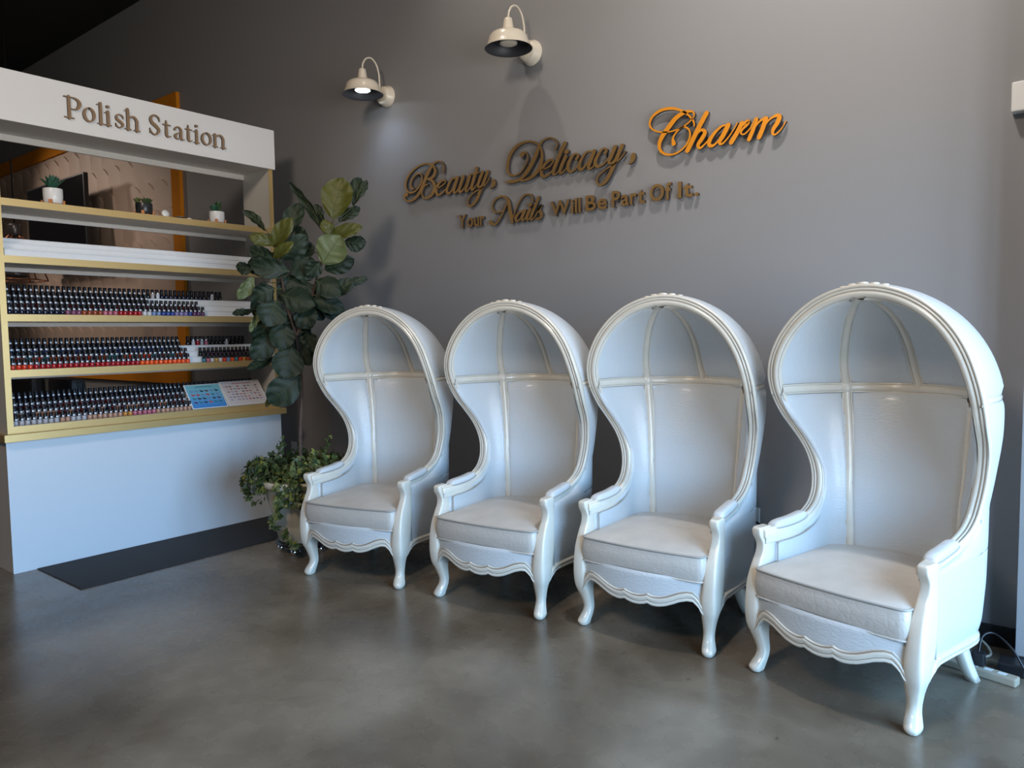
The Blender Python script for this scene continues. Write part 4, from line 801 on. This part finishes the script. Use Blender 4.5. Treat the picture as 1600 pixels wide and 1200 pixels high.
o = link('polish_bottles', m.mesh('polish_bottles')); tag(o, 'rear rows of dark capped nail polish bottles on the three polish shelves', 'nail polish bottles', kind='stuff')
# glitter jars standing in front of the caps on the back rows
for k, (sh, y, c) in enumerate(((2, -1.30, 'clear'), (2, -1.262, 'white'), (2, -.83, 'clear'), (1, -1.0, 'white'), (1, -.965, 'red'), (1, -.93, 'clear'), (1, -.895, 'pink'), (1, -.72, 'clear'))):
    m = MB(); m.lathe([(.0005, 0), (.0125, 0), (.0135, .002), (.0135, .032), (.011, .036)], (0, 0, 0), PM[c], 12); m.lathe([(.012, .035), (.0125, .037), (.0125, .050), (.0005, .051)], (0, 0, 0), M['steel'], 12)
    lab = ['leftmost', 'second', 'third'][k] if sh == 2 else ['first', 'second', 'third', 'fourth', 'fifth'][k-3]
    o = m.build('powder_jar', None, (-5.558, y, SH[sh]+.1303))
    tag(o, '%s silver lidded jar, %s from left, top tier of %s' % (c, lab, SHN[sh]) if not (lab == 'leftmost') else 'clear leftmost silver lidded jar on the top tier of the upper polish shelf', 'jar', 'silver lidded jars on the risers')

# colour charts leaning on the counter risers
def chart(name, lab, y0b, y1b, y0t, y1t, zb, zt, xb, xt, face, rows, cols, palette, frame):
    t = thing(name, lab, 'colour chart', group='nail colour charts above the counter')
    def P(u, v, off=0.0):
        y = (y0b+(y1b-y0b)*u)*(1-v)+(y0t+(y1t-y0t)*u)*v; n = np.array((zt-zb, 0, xb-xt)); n /= np.linalg.norm(n)
        return np.array((xb+(xt-xb)*v, y, zb+(zt-zb)*v))+n*off
    m = MB(); c8 = [P(u, v, o) for o in (0, .006) for u, v in ((0, 0), (1, 0), (1, 1), (0, 1))]
    m.add(c8, [(3, 2, 1, 0), (4, 5, 6, 7), (0, 1, 5, 4), (1, 2, 6, 5), (2, 3, 7, 6), (3, 0, 4, 7)], frame); m.build('board', t)
    m = MB(); e = .03; m.add([P(u, v, .0066) for u, v in ((e, e), (1-e, e), (1-e, 1-e), (e, 1-e))], [(0, 1, 2, 3)], face); m.build('print', t)
    m = MB()
    for r in range(rows):
        for c in range(cols):
            u = .09+.82*(c+.5)/cols; v = .80-.62*(r+.5)/rows if rows < 5 else .84-.66*(r+.5)/rows; w_, h_ = .30/cols, .16/rows
            q = palette[int(rng.integers(0, len(palette)))]
            m.add([P(u+a*w_, v+b*h_, .0072) for a, b in ((-1, -.2), (-.5, -1), (.6, -1), (1, -.3), (.5, .3), (-.2, .1), (-.6, 1), (-1, .8))], [tuple(range(8))], PM[q])
    m.build('colour_swatches', t)
    m = MB(); m.add([P(u, v, .0072) for u, v in ((.28, .875), (.76, .875), (.76, .90), (.28, .90))], [(0, 1, 2, 3)], PM['teal'] if rows < 5 else PM['pink']); m.build('heading_bar', t)
bluep = bpy.data.materials.new('blue_gradient_print'); bluep.use_nodes = True; nt = bluep.node_tree; b_ = nt.nodes['Principled BSDF']; b_.inputs['Roughness'].default_value = .3
tc = nt.nodes.new('ShaderNodeTexCoord'); sp_ = nt.nodes.new('ShaderNodeSeparateXYZ'); rp = nt.nodes.new('ShaderNodeValToRGB'); nt.links.new(tc.outputs['Generated'], sp_.inputs[0]); nt.links.new(sp_.outputs['Z'], rp.inputs[0]); nt.links.new(rp.outputs[0], b_.inputs['Base Color'])
rp.color_ramp.elements[0].color = (.03, .22, .62, 1); rp.color_ramp.elements[1].color = (.22, .52, .55, 1)
paper = mat('pale_printed_paper', (.62, .58, .60), .35)
chart('colour_chart', 'blue nail colour chart with rows of dark swatches, beside the bottles', -1.130, -.838, -1.130, -.836, .9312, 1.107, -5.368, -5.50, bluep, 4, 6, ['navy', 'black', 'dark red', 'teal', 'pale blue', 'plum', 'orange red', 'navy'], M['whiteplastic'])
chart('colour_chart', 'white nail colour chart with small swatches, beside the fig leaf', -.830, -.478, -.834, -.482, .9312, 1.115, -5.372, -5.51, paper, 6, 9, ['navy', 'red', 'teal', 'pink', 'pale blue', 'black', 'white', 'white', 'copper', 'lavender'], M['whiteplastic'])

# pots on the top shelf
def rosette(mb, c, n, r, h, m_, lean=.6, w=.012):
    for k in range(n):
        a = k*2.39996; f = (k+1)/n; L = r*(1-.35*f)+.01; d = np.array((math.cos(a), math.sin(a), 0)); el = lean*(1-f)+1.35*f
        tip = np.array(c)+d*L*math.cos(el)*1.0+np.array((0, 0, h*math.sin(el))); s_ = np.cross(d, (0, 0, 1)); b0 = np.array(c)+d*.006
        P = []
        for t in np.linspace(0, 1, 6):
            ww = w*math.sin(PI*min(1, t*.9+.12)); p = b0*(1-t)+tip*t+np.array((0, 0, .012*math.sin(PI*t)))
            P.append([p-s_*ww, p-np.array((0, 0, ww*.5)), p+s_*ww])
        mb.grid(P, m_)
def pot(name, lab, y, r, h, pm, succ, kind):
    t = thing(name, lab, 'potted plant', (-5.47, y, SH[4]+.0005), group='small potted plants on the top shelf')
    z0 = .012
    m = MB(); m.lathe([(.0005, z0), (r*.86, z0), (r*.95, z0+.006), (r, z0+h*.5), (r, z0+h-.003), (r*.985, z0+h), (r*.93, z0+h), (r*.92, z0+h-.012), (.0005, z0+h-.014)], (0, 0, 0), pm, 28); m.build('pot', t)
    m = MB()
    for k in range(4):
        a = PI/4+k*PI/2+.2; d = np.array((math.cos(a), math.sin(a), 0)); s_ = np.array((-d[1], d[0], 0)); c = d*(r+.006); vs = []
        for zz in (0, .034):
            for i, j in ((-1, -1), (1, -1), (1, 1), (-1, 1)): vs.append(c+s_*.010*i+d*.005*j+np.array((0, 0, zz)))
        m.add(vs, [(0, 1, 2, 3), (4, 7, 6, 5), (0, 4, 5, 1), (1, 5, 6, 2), (2, 6, 7, 3), (3, 7, 4, 0)], M['terracotta'])
    m.box((-r, -.006, .002), (r, .006, .0115), M['terracotta']); m.box((-.006, -r, .002), (.006, r, .0115), M['terracotta']); m.build('wooden_stand', t)
    m = MB(); m.lathe([(r*.92, z0+h-.012), (.0005, z0+h-.008)], (0, 0, 0), M['soil'], 20); m.build('soil', t)
    m = MB(); zt = z0+h-.01
    if kind == 0: rosette(m, (0, 0, zt), 22, .105, .105, succ, .6, .017)
    elif kind == 1:
        for cx, cy, s_ in ((-.02, -.035, 1), (.02, .0, .9), (0, .035, 1.0), (-.01, .015, .8)): rosette(m, (cx, cy, zt), 12, .045*s_, .055*s_, M['succ2'] if cy < 0 else succ, .6, .010)
        m.tube([(0, .0, zt), (.003, .004, zt+.03), (0, .002, zt+.06)], [.004, .0035, .002], succ, 6); m.tube([(.0, .03, zt), (.002, .032, zt+.03), (0, .036, zt+.05)], [.008, .008, .004], succ, 6)
    else:
        rosette(m, (.0, -.022, zt), 14, .055, .07, M['succ'], .6, .011); rosette(m, (.0, .015, zt), 16, .06, .10, succ, .9, .009)
    m.build('succulent', t)
pot('potted_succulent', 'white pot on an orange stand with a spiky blue green succulent', -1.972, .058, .098, M['ceramic'], M['succ'], 0)
pot('potted_succulent', 'black pot on an orange stand with small mixed succulents', -1.376, .056, .078, M['blackceramic'], leafmat('mixed_succulent', (.05, .09, .03), (.09, .12, .04), (.06, .1, .04)), 1)
pot('potted_succulent', 'white pot on an orange stand with a small dark green plant', -.812, .056, .084, M['ceramic'], leafmat('dark_green_succulent', (.02, .07, .02), (.05, .11, .03), (.03, .08, .02)), 2)
m = MB(); m.lathe([(.0005, 0), (.026, 0), (.028, .004), (.026, .010), (.0005, .012)], (0, 0, 0), M['ceramic'], 28, (1, 0, .28)); o = m.build('round_compact', None, (-5.43, -1.243, SH[4]+.0285)); tag(o, 'small round white disc standing on edge beside the black pot', 'compact')
m = MB(); m.lathe([(.0005, 0), (.040, 0), (.042, .006), (.038, .013), (.0005, .014)], (0, 0, 0), M['blackceramic'], 28); m.lathe([(.036, .0142), (.020, .020), (.0005, .021)], (.0, .008, 0), M['offwhite'], 24); o = m.build('flat_compact', None, (-5.43, -1.140, SH[4]+.0005)); tag(o, 'flat black and white compact lying on the top shelf', 'compact')
m = MB(); m.lathe([(.0005, 0), (.018, 0), (.019, .010), (.012, .017), (.0005, .019)], (0, 0, 0), M['ceramic'], 20); o = m.build('small_tin', None, (-5.43, -1.062, SH[4]+.0005)); tag(o, 'tiny white tin right of the flat black compact', 'tin')

# ---------------------------------------------------------------- behind the station
wave = bpy.data.materials.new('blush_wave_panel'); wave.use_nodes = True; nt = wave.node_tree; b_ = nt.nodes['Principled BSDF']; b_.inputs['Base Color'].default_value = (.56, .42, .34, 1); b_.inputs['Roughness'].default_value = .55
fp = thing('feature_wall', 'blush scalloped wall panel inside a wide orange frame behind the station', 'wall panel')
FX0, FX1, FZ0, FZ1, FW = -13.6, -7.46, .99, 3.95, .17
m = MB()
# scallop tiles in relief
tw, th_ = .30, .30; nx = int((FX1-FX0)/tw)+2; nz = int((FZ1-FZ0)/th_)+2
for j in range(nz):
    for i in range(nx):
        cx = FX0+tw*(i+.5*(j % 2)); cz = FZ0+th_*j; P = []
        for v in np.linspace(0, 1, 5):
            rr = []
            for u in np.linspace(-1, 1, 7):
                x = cx+u*tw*.5; z = cz+v*th_*1.05+.10*(1-u*u)*(v-.0)-.06; d = .004+.028*(v**1.2)*(1-.75*u*u)
                rr.append((min(max(x, FX0), FX1-.01), -d, min(max(z, FZ0), FZ1-.01)))
            P.append(rr)
        m.grid(P, wave)
        m.add([P[-1][k] for k in range(7)]+[(p[0], -.005, p[2]) for p in P[-1]], [(k, k+1, 8+k, 7+k) for k in range(6)], wave)
m.build('scalloped_panel', fp, fixn=False)
m = MB()
m.box((FX0-FW, -.036, FZ0-.0), (FX1+.0, 0, FZ0+FW), M['orange']); m.box((FX0-FW, -.036, FZ1-FW), (FX1, 0, FZ1), M['orange']); m.box((FX1-FW+.0, -.036, FZ0+FW), (FX1, 0, FZ1-FW), M['orange']); m.box((FX0-FW, -.036, FZ0+FW), (FX0, 0, FZ1-FW), M['orange'])
m.build('orange_frame', fp)
tv = thing('television', 'dark flat television mounted on the blush panel behind the station', 'television', (-9.81, -.30, 2.87), math.radians(0))
m = MB(); m.box((-.82, -.025, -.455), (.82, .025, .455), M['black'], .006); m.build('casing', tv)
m = MB(); m.box((-.80, -.028, -.435), (.80, -.0255, .435), M['screen']); m.build('screen', tv)
m = MB(); m.box((-.2, .025, -.15), (.2, .2644, .15), M['black']); m.build('wall_bracket', tv)
pl = thing('pendant_lamp', 'copper wire cage pendant lamp with pewter bell shade, hanging behind the station', 'lamp', (-8.55, -1.176, 0))
m = MB(); m.tube([(0, 0, 2.62), (0, 0, 5.05)], .008, M['black'], 8); m.build('cable', pl)
m = MB(); m.lathe([(.0005, .12), (.05, .12), (.055, .10), (.055, .02), (.045, 0), (.0005, 0)], (0, 0, 2.50), M['smoke'], 20); m.build('socket', pl)
m = MB(); m.lathe([(.035, .10), (.07, .085), (.085, .04), (.105, .0), (.10, .0), (.08, .04), (.06, .08), (.0005, .09)], (0, 0, 2.10), M['smoke'], 28); m.tube([(0, 0, 2.25), (0, 0, 2.50)], .006, M['smoke'], 8); m.build('bell_shade', pl)
m = MB(); K = 6; cb = [(.265*math.cos(2*PI*k/K+.3), .265*math.sin(2*PI*k/K+.3), 2.065) for k in range(K)]; ct = [(.15*math.cos(2*PI*k/K+.3), .15*math.sin(2*PI*k/K+.3), 2.40) for k in range(K)]
for k in range(K):
    for a, b in ((cb[k], cb[(k+1) % K]), (cb[k], ct[k]), (ct[k], ct[(k+1) % K]), (ct[k], (0, 0, 2.56))): m.tube([a, b], .007, M['copper'], 6)
m.build('wire_cage', pl)
def salon_chair(lab, x, y, w_, h_, rz, mm):
    t = thing('salon_chair', lab, 'chair', (x, y, 0), rz, 'dark salon chairs behind the station')
    m = MB(); m.lathe([(.0005, 0), (.26, 0), (.26, .02), (.05, .05), (.04, .38), (.0005, .38)], (0, 0, 0), M['steel'], 24); m.build('pedestal', t)
    m = MB(); m.box((-w_/2, -.28, .38), (w_/2, .28, .52), mm, .03); m.build('seat', t)
    m = MB(); m.box((-w_/2, .22, .50), (w_/2, .34, h_), mm, .04); m.build('backrest', t)
    for s_ in (-1, 1):
        m = MB(); m.box((s_*w_/2-.04, -.25, .52), (s_*w_/2+.04, .22, .68), mm, .02); m.build('armrest', t)
salon_chair('wide black salon chair seen below the middle shelf at the left', -7.42, -1.85, .78, 1.16, 0, M['blackfab'])
salon_chair('narrow dark grey salon chair right of the wide black one', -6.60, -1.80, .48, 1.16, 0, mat('charcoal_upholstery', (.05, .045, .045), .5))
m = MB(); m.box((-5.755, -.006, .412), (-5.68, 0, .525), M['whiteplastic'], .002); o = m.build('outlet_cover'); tag(o, 'white outlet cover on the wall behind the fig trunk', 'outlet')
t = thing('wall_outlet', 'white wall outlet between the two right chairs with a black plug', 'outlet', (-1.518, 0, .435))
m = MB(); m.box((-.037, -.006, -.06), (.037, 0, .06), M['whiteplastic'], .002); m.build('cover_plate', t)
t = thing('extension_lead', 'black plug and lead in the outlet behind the nearest chair', 'lead')
m = MB(); m.box((-1.535, -.035, .415), (-1.505, -.006, .443), M['black'], .004); m.build('plug', t)
m = MB(); m.tube(cr([(-1.52, -.035, .43), (-1.49, -.06, .432), (-1.44, -.07, .41), (-1.40, -.06, .33), (-1.38, -.05, .2), (-1.34, -.06, .06), (-1.2, -.07, .008), (-.9, -.10, .008), (-.6, -.16, .008)], 6), .006, M['black'], 8); m.build('cable', t)

# ---------------------------------------------------------------- right hand corner
t = thing('power_strip', 'long beige power strip on the floor behind the nearest chair', 'power strip', (-.40, -.385, 0), math.radians(-14))
m = MB(); m.box((-.16, -.026, .001), (.15, .026, .036), M['strip'], .007); m.build('housing', t)
m = MB()
for k in range(5): m.box((-.13+.052*k, -.012, .0355), (-.10+.052*k, .012, .037), M['whiteplastic'])
m.build('sockets', t)
def adapter(lab, lo, hi, cord):
    t = thing('power_adapter', lab, 'power adapter', group='black power adapters in the right corner')
    m = MB(); m.box(lo, hi, M['black'], .008); m.build('casing', t); m = MB(); m.tube(cr(cord, 8), .0045, M['black'], 7); m.build('cable', t)
adapter('black adapter plugged into the beige power strip', (-.425, -.395, .0375), (-.375, -.345, .095), [(-.40, -.37, .09), (-.39, -.33, .15), (-.35, -.30, .16), (-.28, -.34, .12), (-.22, -.36, .03), (-.15, -.37, .006), (.05, -.38, .006)])
adapter('black adapter lying on the floor at the right edge', (-.335, -.330, .001), (-.235, -.235, .052), [(-.24, -.28, .03), (-.2, -.29, .02), (-.1, -.32, .006), (.15, -.33, .006)])
m = MB(); m.tube(cr([(-.62, -.07, .008), (-.52, -.06, .055), (-.45, -.07, .050), (-.40, -.10, .030), (-.38, -.16, .008), (-.45, -.22, .007), (-.60, -.24, .007)], 8), .006, M['cord'], 8); o = m.build('flex_lead'); tag(o, 'beige lead running along the black baseboard behind the nearest chair', 'lead')
m = MB(); m.box((-.372, -.055, 2.40), (-.20, 0, 2.528), M['whiteplastic'], .006); o = m.build('wall_box'); tag(o, 'small white box on the wall at the right edge', 'wall box')
m = MB(); m.box((-5.355, -2.225, .0), (-4.70, -.42, .006), M['mat'], .002); o = m.build('floor_mat'); tag(o, 'dark grey floor mat lying along the front of the polish station', 'mat')
# ---------------------------------------------------------------- potted fig and ivy
PX, PY = -4.33, -.93
cd = thing('plant_caddy', 'black rolling caddy with chrome casters under the ivy planter', 'plant caddy', (PX, PY, 0))
m = MB(); m.lathe([(.0005, .058), (.175, .058), (.185, .064), (.185, .076), (.175, .080), (.0005, .080)], (0, 0, 0), M['black'], 36); m.build('tray', cd)
for k in range(5):
    a = -1.05+k*2*PI/5; c = np.array((.150*math.cos(a), .150*math.sin(a), .024))
    m = MB(); R = [[c+.0235*np.array((math.cos(u)*math.cos(v), math.sin(u)*math.cos(v), math.sin(v))) for u in np.linspace(0, 2*PI, 17)] for v in np.linspace(-PI/2, PI/2, 9)]
    m.grid(R, M['steel']); m.lathe([(.012, .02), (.012, .036)], c, M['black'], 10); m.build('caster', cd)
fg = thing('potted_fig', 'tall fiddle leaf fig in a stone white planter with trailing ivy', 'potted plant', (PX, PY, .0805))
m = MB(); m.lathe([(.0005, 0), (.150, 0), (.163, .008), (.180, .10), (.1825, .106), (.1825, .118), (.187, .124), (.225, .27), (.250, .375), (.262, .380), (.268, .395), (.268, .418), (.262, .424), (.245, .424), (.238, .40), (.0005, .385)], (0, 0, 0), M['pot'], 48); m.build('planter', fg)
m = MB(); m.lathe([(.240, .395), (.12, .402), (.0005, .405)], (0, 0, 0), M['soil'], 30); m.build('soil', fg)
ORG = np.array((PX, PY, .0805)); D0 = float((ORG-CAM)@AF)
def at(px, py, dd=0.0):
    return atd(px, py, D0+dd)-ORG
trunk = cr([np.array((0, 0, .39)), at(469, 690, .0), at(470, 655, .0), at(471, 620, .0), at(470, 585, .01), at(466, 550, .01), at(462, 520, .0)], 6)
m = MB(); m.tube(trunk, np.linspace(.0135, .011, len(trunk)), M['bark'], 10); m.build('trunk', fg)
stemL = cr([at(463, 526, .0), at(452, 490, -.02), at(444, 455, -.03), at(438, 425, -.03), at(434, 400, -.03), at(437, 383, -.02)], 6)
stemR = cr([at(463, 526, .0), at(478, 490, .02), at(490, 455, .03), at(497, 425, .03), at(503, 405, .03), at(512, 380, .03), at(520, 345, .03)], 6)
for s_ in (stemL, stemR):
    m = MB(); m.tube(s_, np.linspace(.0105, .005, len(s_)), M['bark'], 9); m.build('branch', fg)
STEMS = np.vstack([stemL, stemR, trunk[len(trunk)//2:]])
def fig_leaf(b, tip, wid, roll, curl, m_):
    """obovate leaf from b to tip with a cupped blade, ribs and a short stalk"""
    b = np.asarray(b, float); tip = np.asarray(tip, float); L = np.linalg.norm(tip-b); ax = (tip-b)/L
    view = CAM-(ORG+(b+tip)/2); view /= np.linalg.norm(view); n = view-ax*(view@ax); n /= np.linalg.norm(n)
    side = np.cross(ax, n); c_, s_ = math.cos(roll), math.sin(roll); side, n = side*c_+n*s_, n*c_-side*s_
    nu, nv = 19, 13; P = []
    for i in range(nu):
        t = i/(nu-1); hw = wid/2*(math.sin(PI*t**.82)**.62)*(.50+.72*t-.17*t*t)/.93
        if t < .02 or t > .995: hw = wid*.02
        cz = curl*L*math.sin(PI*t)*.6-curl*L*.35*t*t
        rr = []
        for j in range(nv):
            u = 2*j/(nv-1)-1
            z = .16*hw*abs(u)**1.4+.010*math.cos((t*7.0-abs(u)*2.2)*PI)*(abs(u)*(1-.35*abs(u)))*min(1, hw/.03)+cz+.012*math.sin(5*t+3*u+roll*9)*abs(u)
            rr.append(b+ax*(t*L)+side*(u*hw)+n*z)
        P.append(rr)
    m = MB(); m.grid(P, m_); P = np.array(P); lf = m.build('leaf', fg, fixn=False)
    # orient so that the upper face looks along n
    me = lf.data; me.update()
    k = len(me.polygons)//2
    if Vector(n).dot(me.polygons[k].normal) < 0: me.flip_normals()
    v = MB(); v.tube(P[:-1, nv//2]+n*.0012, np.linspace(.0022, .0007, nu-1), M['vein'], 5)
    for t in (3, 6, 9, 12):
        for sg in (1, -1):
            j = nv//2; pts = [P[t, j], P[min(t+1, nu-2), j+sg*2], P[min(t+2, nu-2), j+sg*4]]
            v.tube(np.array(pts)+n*.001, [.0012, .0010, .0005], M['vein'], 4, cap=False)
    v.build('midrib', lf)
    d = np.linalg.norm(STEMS-b, axis=1); q = STEMS[int(np.argmin(d+np.maximum(0, STEMS[:, 2]-b[2])*1.5))]
    if np.linalg.norm(q-b) > .006:
        w_ = MB(); w_.tube(cr([q, (q+b)/2-np.array((0, 0, .01)), b, b+ax*.02], 4), .003, M['vein'], 6); w_.build('petiole', lf)
LD, LP, LY = M['leafdark'], M['leafpale'], M['leafyoung']
LEAVES = [  # base px, tip px, width px, depth base, depth tip, roll, curl, material
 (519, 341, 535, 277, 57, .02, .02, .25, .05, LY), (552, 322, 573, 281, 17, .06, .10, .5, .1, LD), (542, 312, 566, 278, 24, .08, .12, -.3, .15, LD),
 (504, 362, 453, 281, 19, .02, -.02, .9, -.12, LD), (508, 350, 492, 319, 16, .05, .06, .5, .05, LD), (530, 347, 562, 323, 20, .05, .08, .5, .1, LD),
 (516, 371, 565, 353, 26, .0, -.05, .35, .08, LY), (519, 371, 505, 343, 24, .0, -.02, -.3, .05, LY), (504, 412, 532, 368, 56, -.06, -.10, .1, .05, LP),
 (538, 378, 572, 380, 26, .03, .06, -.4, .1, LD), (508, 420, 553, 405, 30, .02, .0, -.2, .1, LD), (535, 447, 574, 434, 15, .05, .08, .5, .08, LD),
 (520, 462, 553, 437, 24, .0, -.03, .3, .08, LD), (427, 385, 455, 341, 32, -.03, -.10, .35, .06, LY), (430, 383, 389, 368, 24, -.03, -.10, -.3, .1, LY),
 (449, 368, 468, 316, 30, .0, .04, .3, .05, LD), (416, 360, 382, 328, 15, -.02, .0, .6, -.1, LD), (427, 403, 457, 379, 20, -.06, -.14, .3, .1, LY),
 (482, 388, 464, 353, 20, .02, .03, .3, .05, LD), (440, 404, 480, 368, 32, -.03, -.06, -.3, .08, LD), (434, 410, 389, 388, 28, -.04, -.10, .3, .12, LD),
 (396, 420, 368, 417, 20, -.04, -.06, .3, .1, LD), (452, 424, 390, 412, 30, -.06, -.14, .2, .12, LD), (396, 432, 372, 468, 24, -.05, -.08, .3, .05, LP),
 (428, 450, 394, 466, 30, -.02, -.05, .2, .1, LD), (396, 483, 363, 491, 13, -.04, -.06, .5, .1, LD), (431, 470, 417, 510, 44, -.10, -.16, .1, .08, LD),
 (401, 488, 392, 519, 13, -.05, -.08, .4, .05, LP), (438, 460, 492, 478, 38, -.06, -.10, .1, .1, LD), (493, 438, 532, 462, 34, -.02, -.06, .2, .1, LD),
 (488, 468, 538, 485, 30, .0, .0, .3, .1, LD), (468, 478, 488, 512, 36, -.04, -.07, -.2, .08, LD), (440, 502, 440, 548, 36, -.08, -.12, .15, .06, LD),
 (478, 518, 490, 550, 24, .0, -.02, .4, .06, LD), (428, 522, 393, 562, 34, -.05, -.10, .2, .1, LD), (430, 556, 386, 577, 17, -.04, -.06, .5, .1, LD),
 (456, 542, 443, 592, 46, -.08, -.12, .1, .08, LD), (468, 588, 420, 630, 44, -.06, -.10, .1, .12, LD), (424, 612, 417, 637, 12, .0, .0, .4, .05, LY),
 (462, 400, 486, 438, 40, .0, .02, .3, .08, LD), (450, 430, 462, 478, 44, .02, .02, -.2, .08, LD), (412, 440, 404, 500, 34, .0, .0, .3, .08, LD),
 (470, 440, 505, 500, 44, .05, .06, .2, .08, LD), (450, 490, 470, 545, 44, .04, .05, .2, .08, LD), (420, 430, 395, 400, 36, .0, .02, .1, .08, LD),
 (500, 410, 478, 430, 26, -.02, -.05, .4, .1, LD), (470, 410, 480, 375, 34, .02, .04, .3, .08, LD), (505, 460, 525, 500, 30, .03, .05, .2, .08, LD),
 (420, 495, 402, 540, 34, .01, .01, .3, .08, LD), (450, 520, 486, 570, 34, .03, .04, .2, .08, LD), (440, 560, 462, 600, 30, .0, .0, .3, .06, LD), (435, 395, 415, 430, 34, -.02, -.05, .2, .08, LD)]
PXM = D0/FPX
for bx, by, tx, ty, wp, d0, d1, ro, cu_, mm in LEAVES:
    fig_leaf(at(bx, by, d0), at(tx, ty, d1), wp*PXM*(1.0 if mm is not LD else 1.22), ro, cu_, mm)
# trailing ivy
iv = MB(); stems = MB()
shape = [(0, -.15), (.35, -.5), (.62, -.25), (.95, -.02), (.52, .2), (.36, .48), (0, 1.0), (-.36, .48), (-.52, .2), (-.95, -.02), (-.62, -.25), (-.35, -.5)]
def ivy_leaf(p, s_, mm):
    q = ORG+np.asarray(p)-np.array((POSE[0][0], POSE[0][1]+CAM[1], 0)); a_ = math.radians(POSE[0][2])      # the nearest chair pushes the ivy aside
    lx, ly = q[0]*math.cos(a_)+q[1]*math.sin(a_), -q[0]*math.sin(a_)+q[1]*math.cos(a_)
    if -.425 < lx and -.12 < ly < .9: return
    if p[2] < .03 and math.hypot(p[0], p[1]) < .225: p = np.asarray(p)*np.array((.24/max(.01, math.hypot(p[0], p[1])),)*2+(1.0,))
    a = rng.uniform(0, 2*PI); n = np.array((rng.normal(0, .5), rng.normal(0, .5), rng.uniform(.1, 1.0)))
    out = np.array((p[0], p[1], 0.0)); out /= np.linalg.norm(out)+1e-6; n = n+out*.9; n /= np.linalg.norm(n)
    t = np.cross(n, (math.cos(a), math.sin(a), .3)); t /= np.linalg.norm(t); b = np.cross(n, t)
    vs = [np.asarray(p)+s_*(x*t+y*b)+n*s_*(.18-.25*(x*x+y*y*.4)) for x, y in shape]; vs.append(np.asarray(p)+n*s_*.2)
    iv.add(vs, [(i, (i+1) % 12, 12) for i in range(12)], mm, True)
def vine(pts, nl, s0=.020, jit=.018, lightp=.25):
    q = cr(pts, 8); stems.tube(q, .0025, M['vein'], 5)
    for k in range(nl):
        p = q[int(rng.integers(0, len(q)))]+rng.normal(0, jit, 3); ivy_leaf(p, s0*rng.uniform(.7, 1.25), M['ivyl'] if rng.random() < lightp else M['ivy'])
for k in range(40):
    a = rng.uniform(0, 2*PI); r0 = rng.uniform(.04, .18); r1 = rng.uniform(.24, .36); zt = rng.uniform(.47, .56); ze = rng.uniform(.28, .46)
    d = np.array((math.cos(a), math.sin(a), 0))
    vine([d*r0+(0, 0, .40), d*(r0+r1)/2+(0, 0, zt), d*r1*.95+(0, 0, (zt+ze)/2+.05), d*r1+(0, 0, ze)], 44, .024)
for k in range(30):                                    # tuft on top
    a = rng.uniform(0, 2*PI); r0 = rng.uniform(.03, .22); d = np.array((math.cos(a), math.sin(a), 0)); zt = rng.uniform(.48, .58)
    vine([d*r0+(0, 0, .40), d*(r0+.02)+(0, 0, .45), d*(r0+.05)+(0, 0, zt)], 16, .023)
def pxv(l, **k): vine([at(*p) for p in l], k.get('n', 24), k.get('s', .024), k.get('j', .014), k.get('lp', .3))
pxv([(440, 742, 0), (436, 715, 0), (439, 700, .0), (441, 685, 0)], n=26, lp=.6)          # upright shoot
pxv([(500, 740, 0), (508, 715, 0), (510, 695, .0), (515, 681, 0)], n=26, lp=.35)
pxv([(485, 740, -.05), (489, 715, -.05), (492, 705, -.05)], n=22, lp=.7)
pxv([(425, 735, -.1), (402, 735, -.12), (386, 755, -.1), (388, 775, -.08), (400, 786, -.08)], n=80)
pxv([(420, 725, -.05), (398, 722, -.05), (385, 738, -.05), (383, 762, -.05)], n=70)
pxv([(430, 735, -.15), (410, 745, -.2), (405, 765, -.2), (418, 770, -.2)], n=70)
for x0 in (436, 447, 458, 468): pxv([(x0, 735, -.2), (x0-2, 752, -.27), (x0-1, 772, -.29), (x0+2, 790, -.28)], n=42)
pxv([(440, 765, -.27), (436, 785, -.29), (434, 803, -.27), (433, 812, -.25)], n=34, j=.010)
pxv([(433, 800, -.26), (424, 812, -.22), (427, 820, -.22), (437, 828, -.22), (444, 835, -.22)], n=24, j=.010)
pxv([(444, 832, -.24), (450, 845, -.25), (457, 853, -.27), (462, 856, -.28)], n=20, j=.009)
ivo = iv.build('ivy', fg, fixn=False); stems.build('ivy_stems', ivo, fixn=False)

# ---------------------------------------------------------------- view
vs_ = bpy.context.scene.view_settings
vs_.view_transform = 'Standard'; vs_.look = 'None'; vs_.exposure = 0.0; vs_.gamma = 1.0; vs_.use_curve_mapping = False
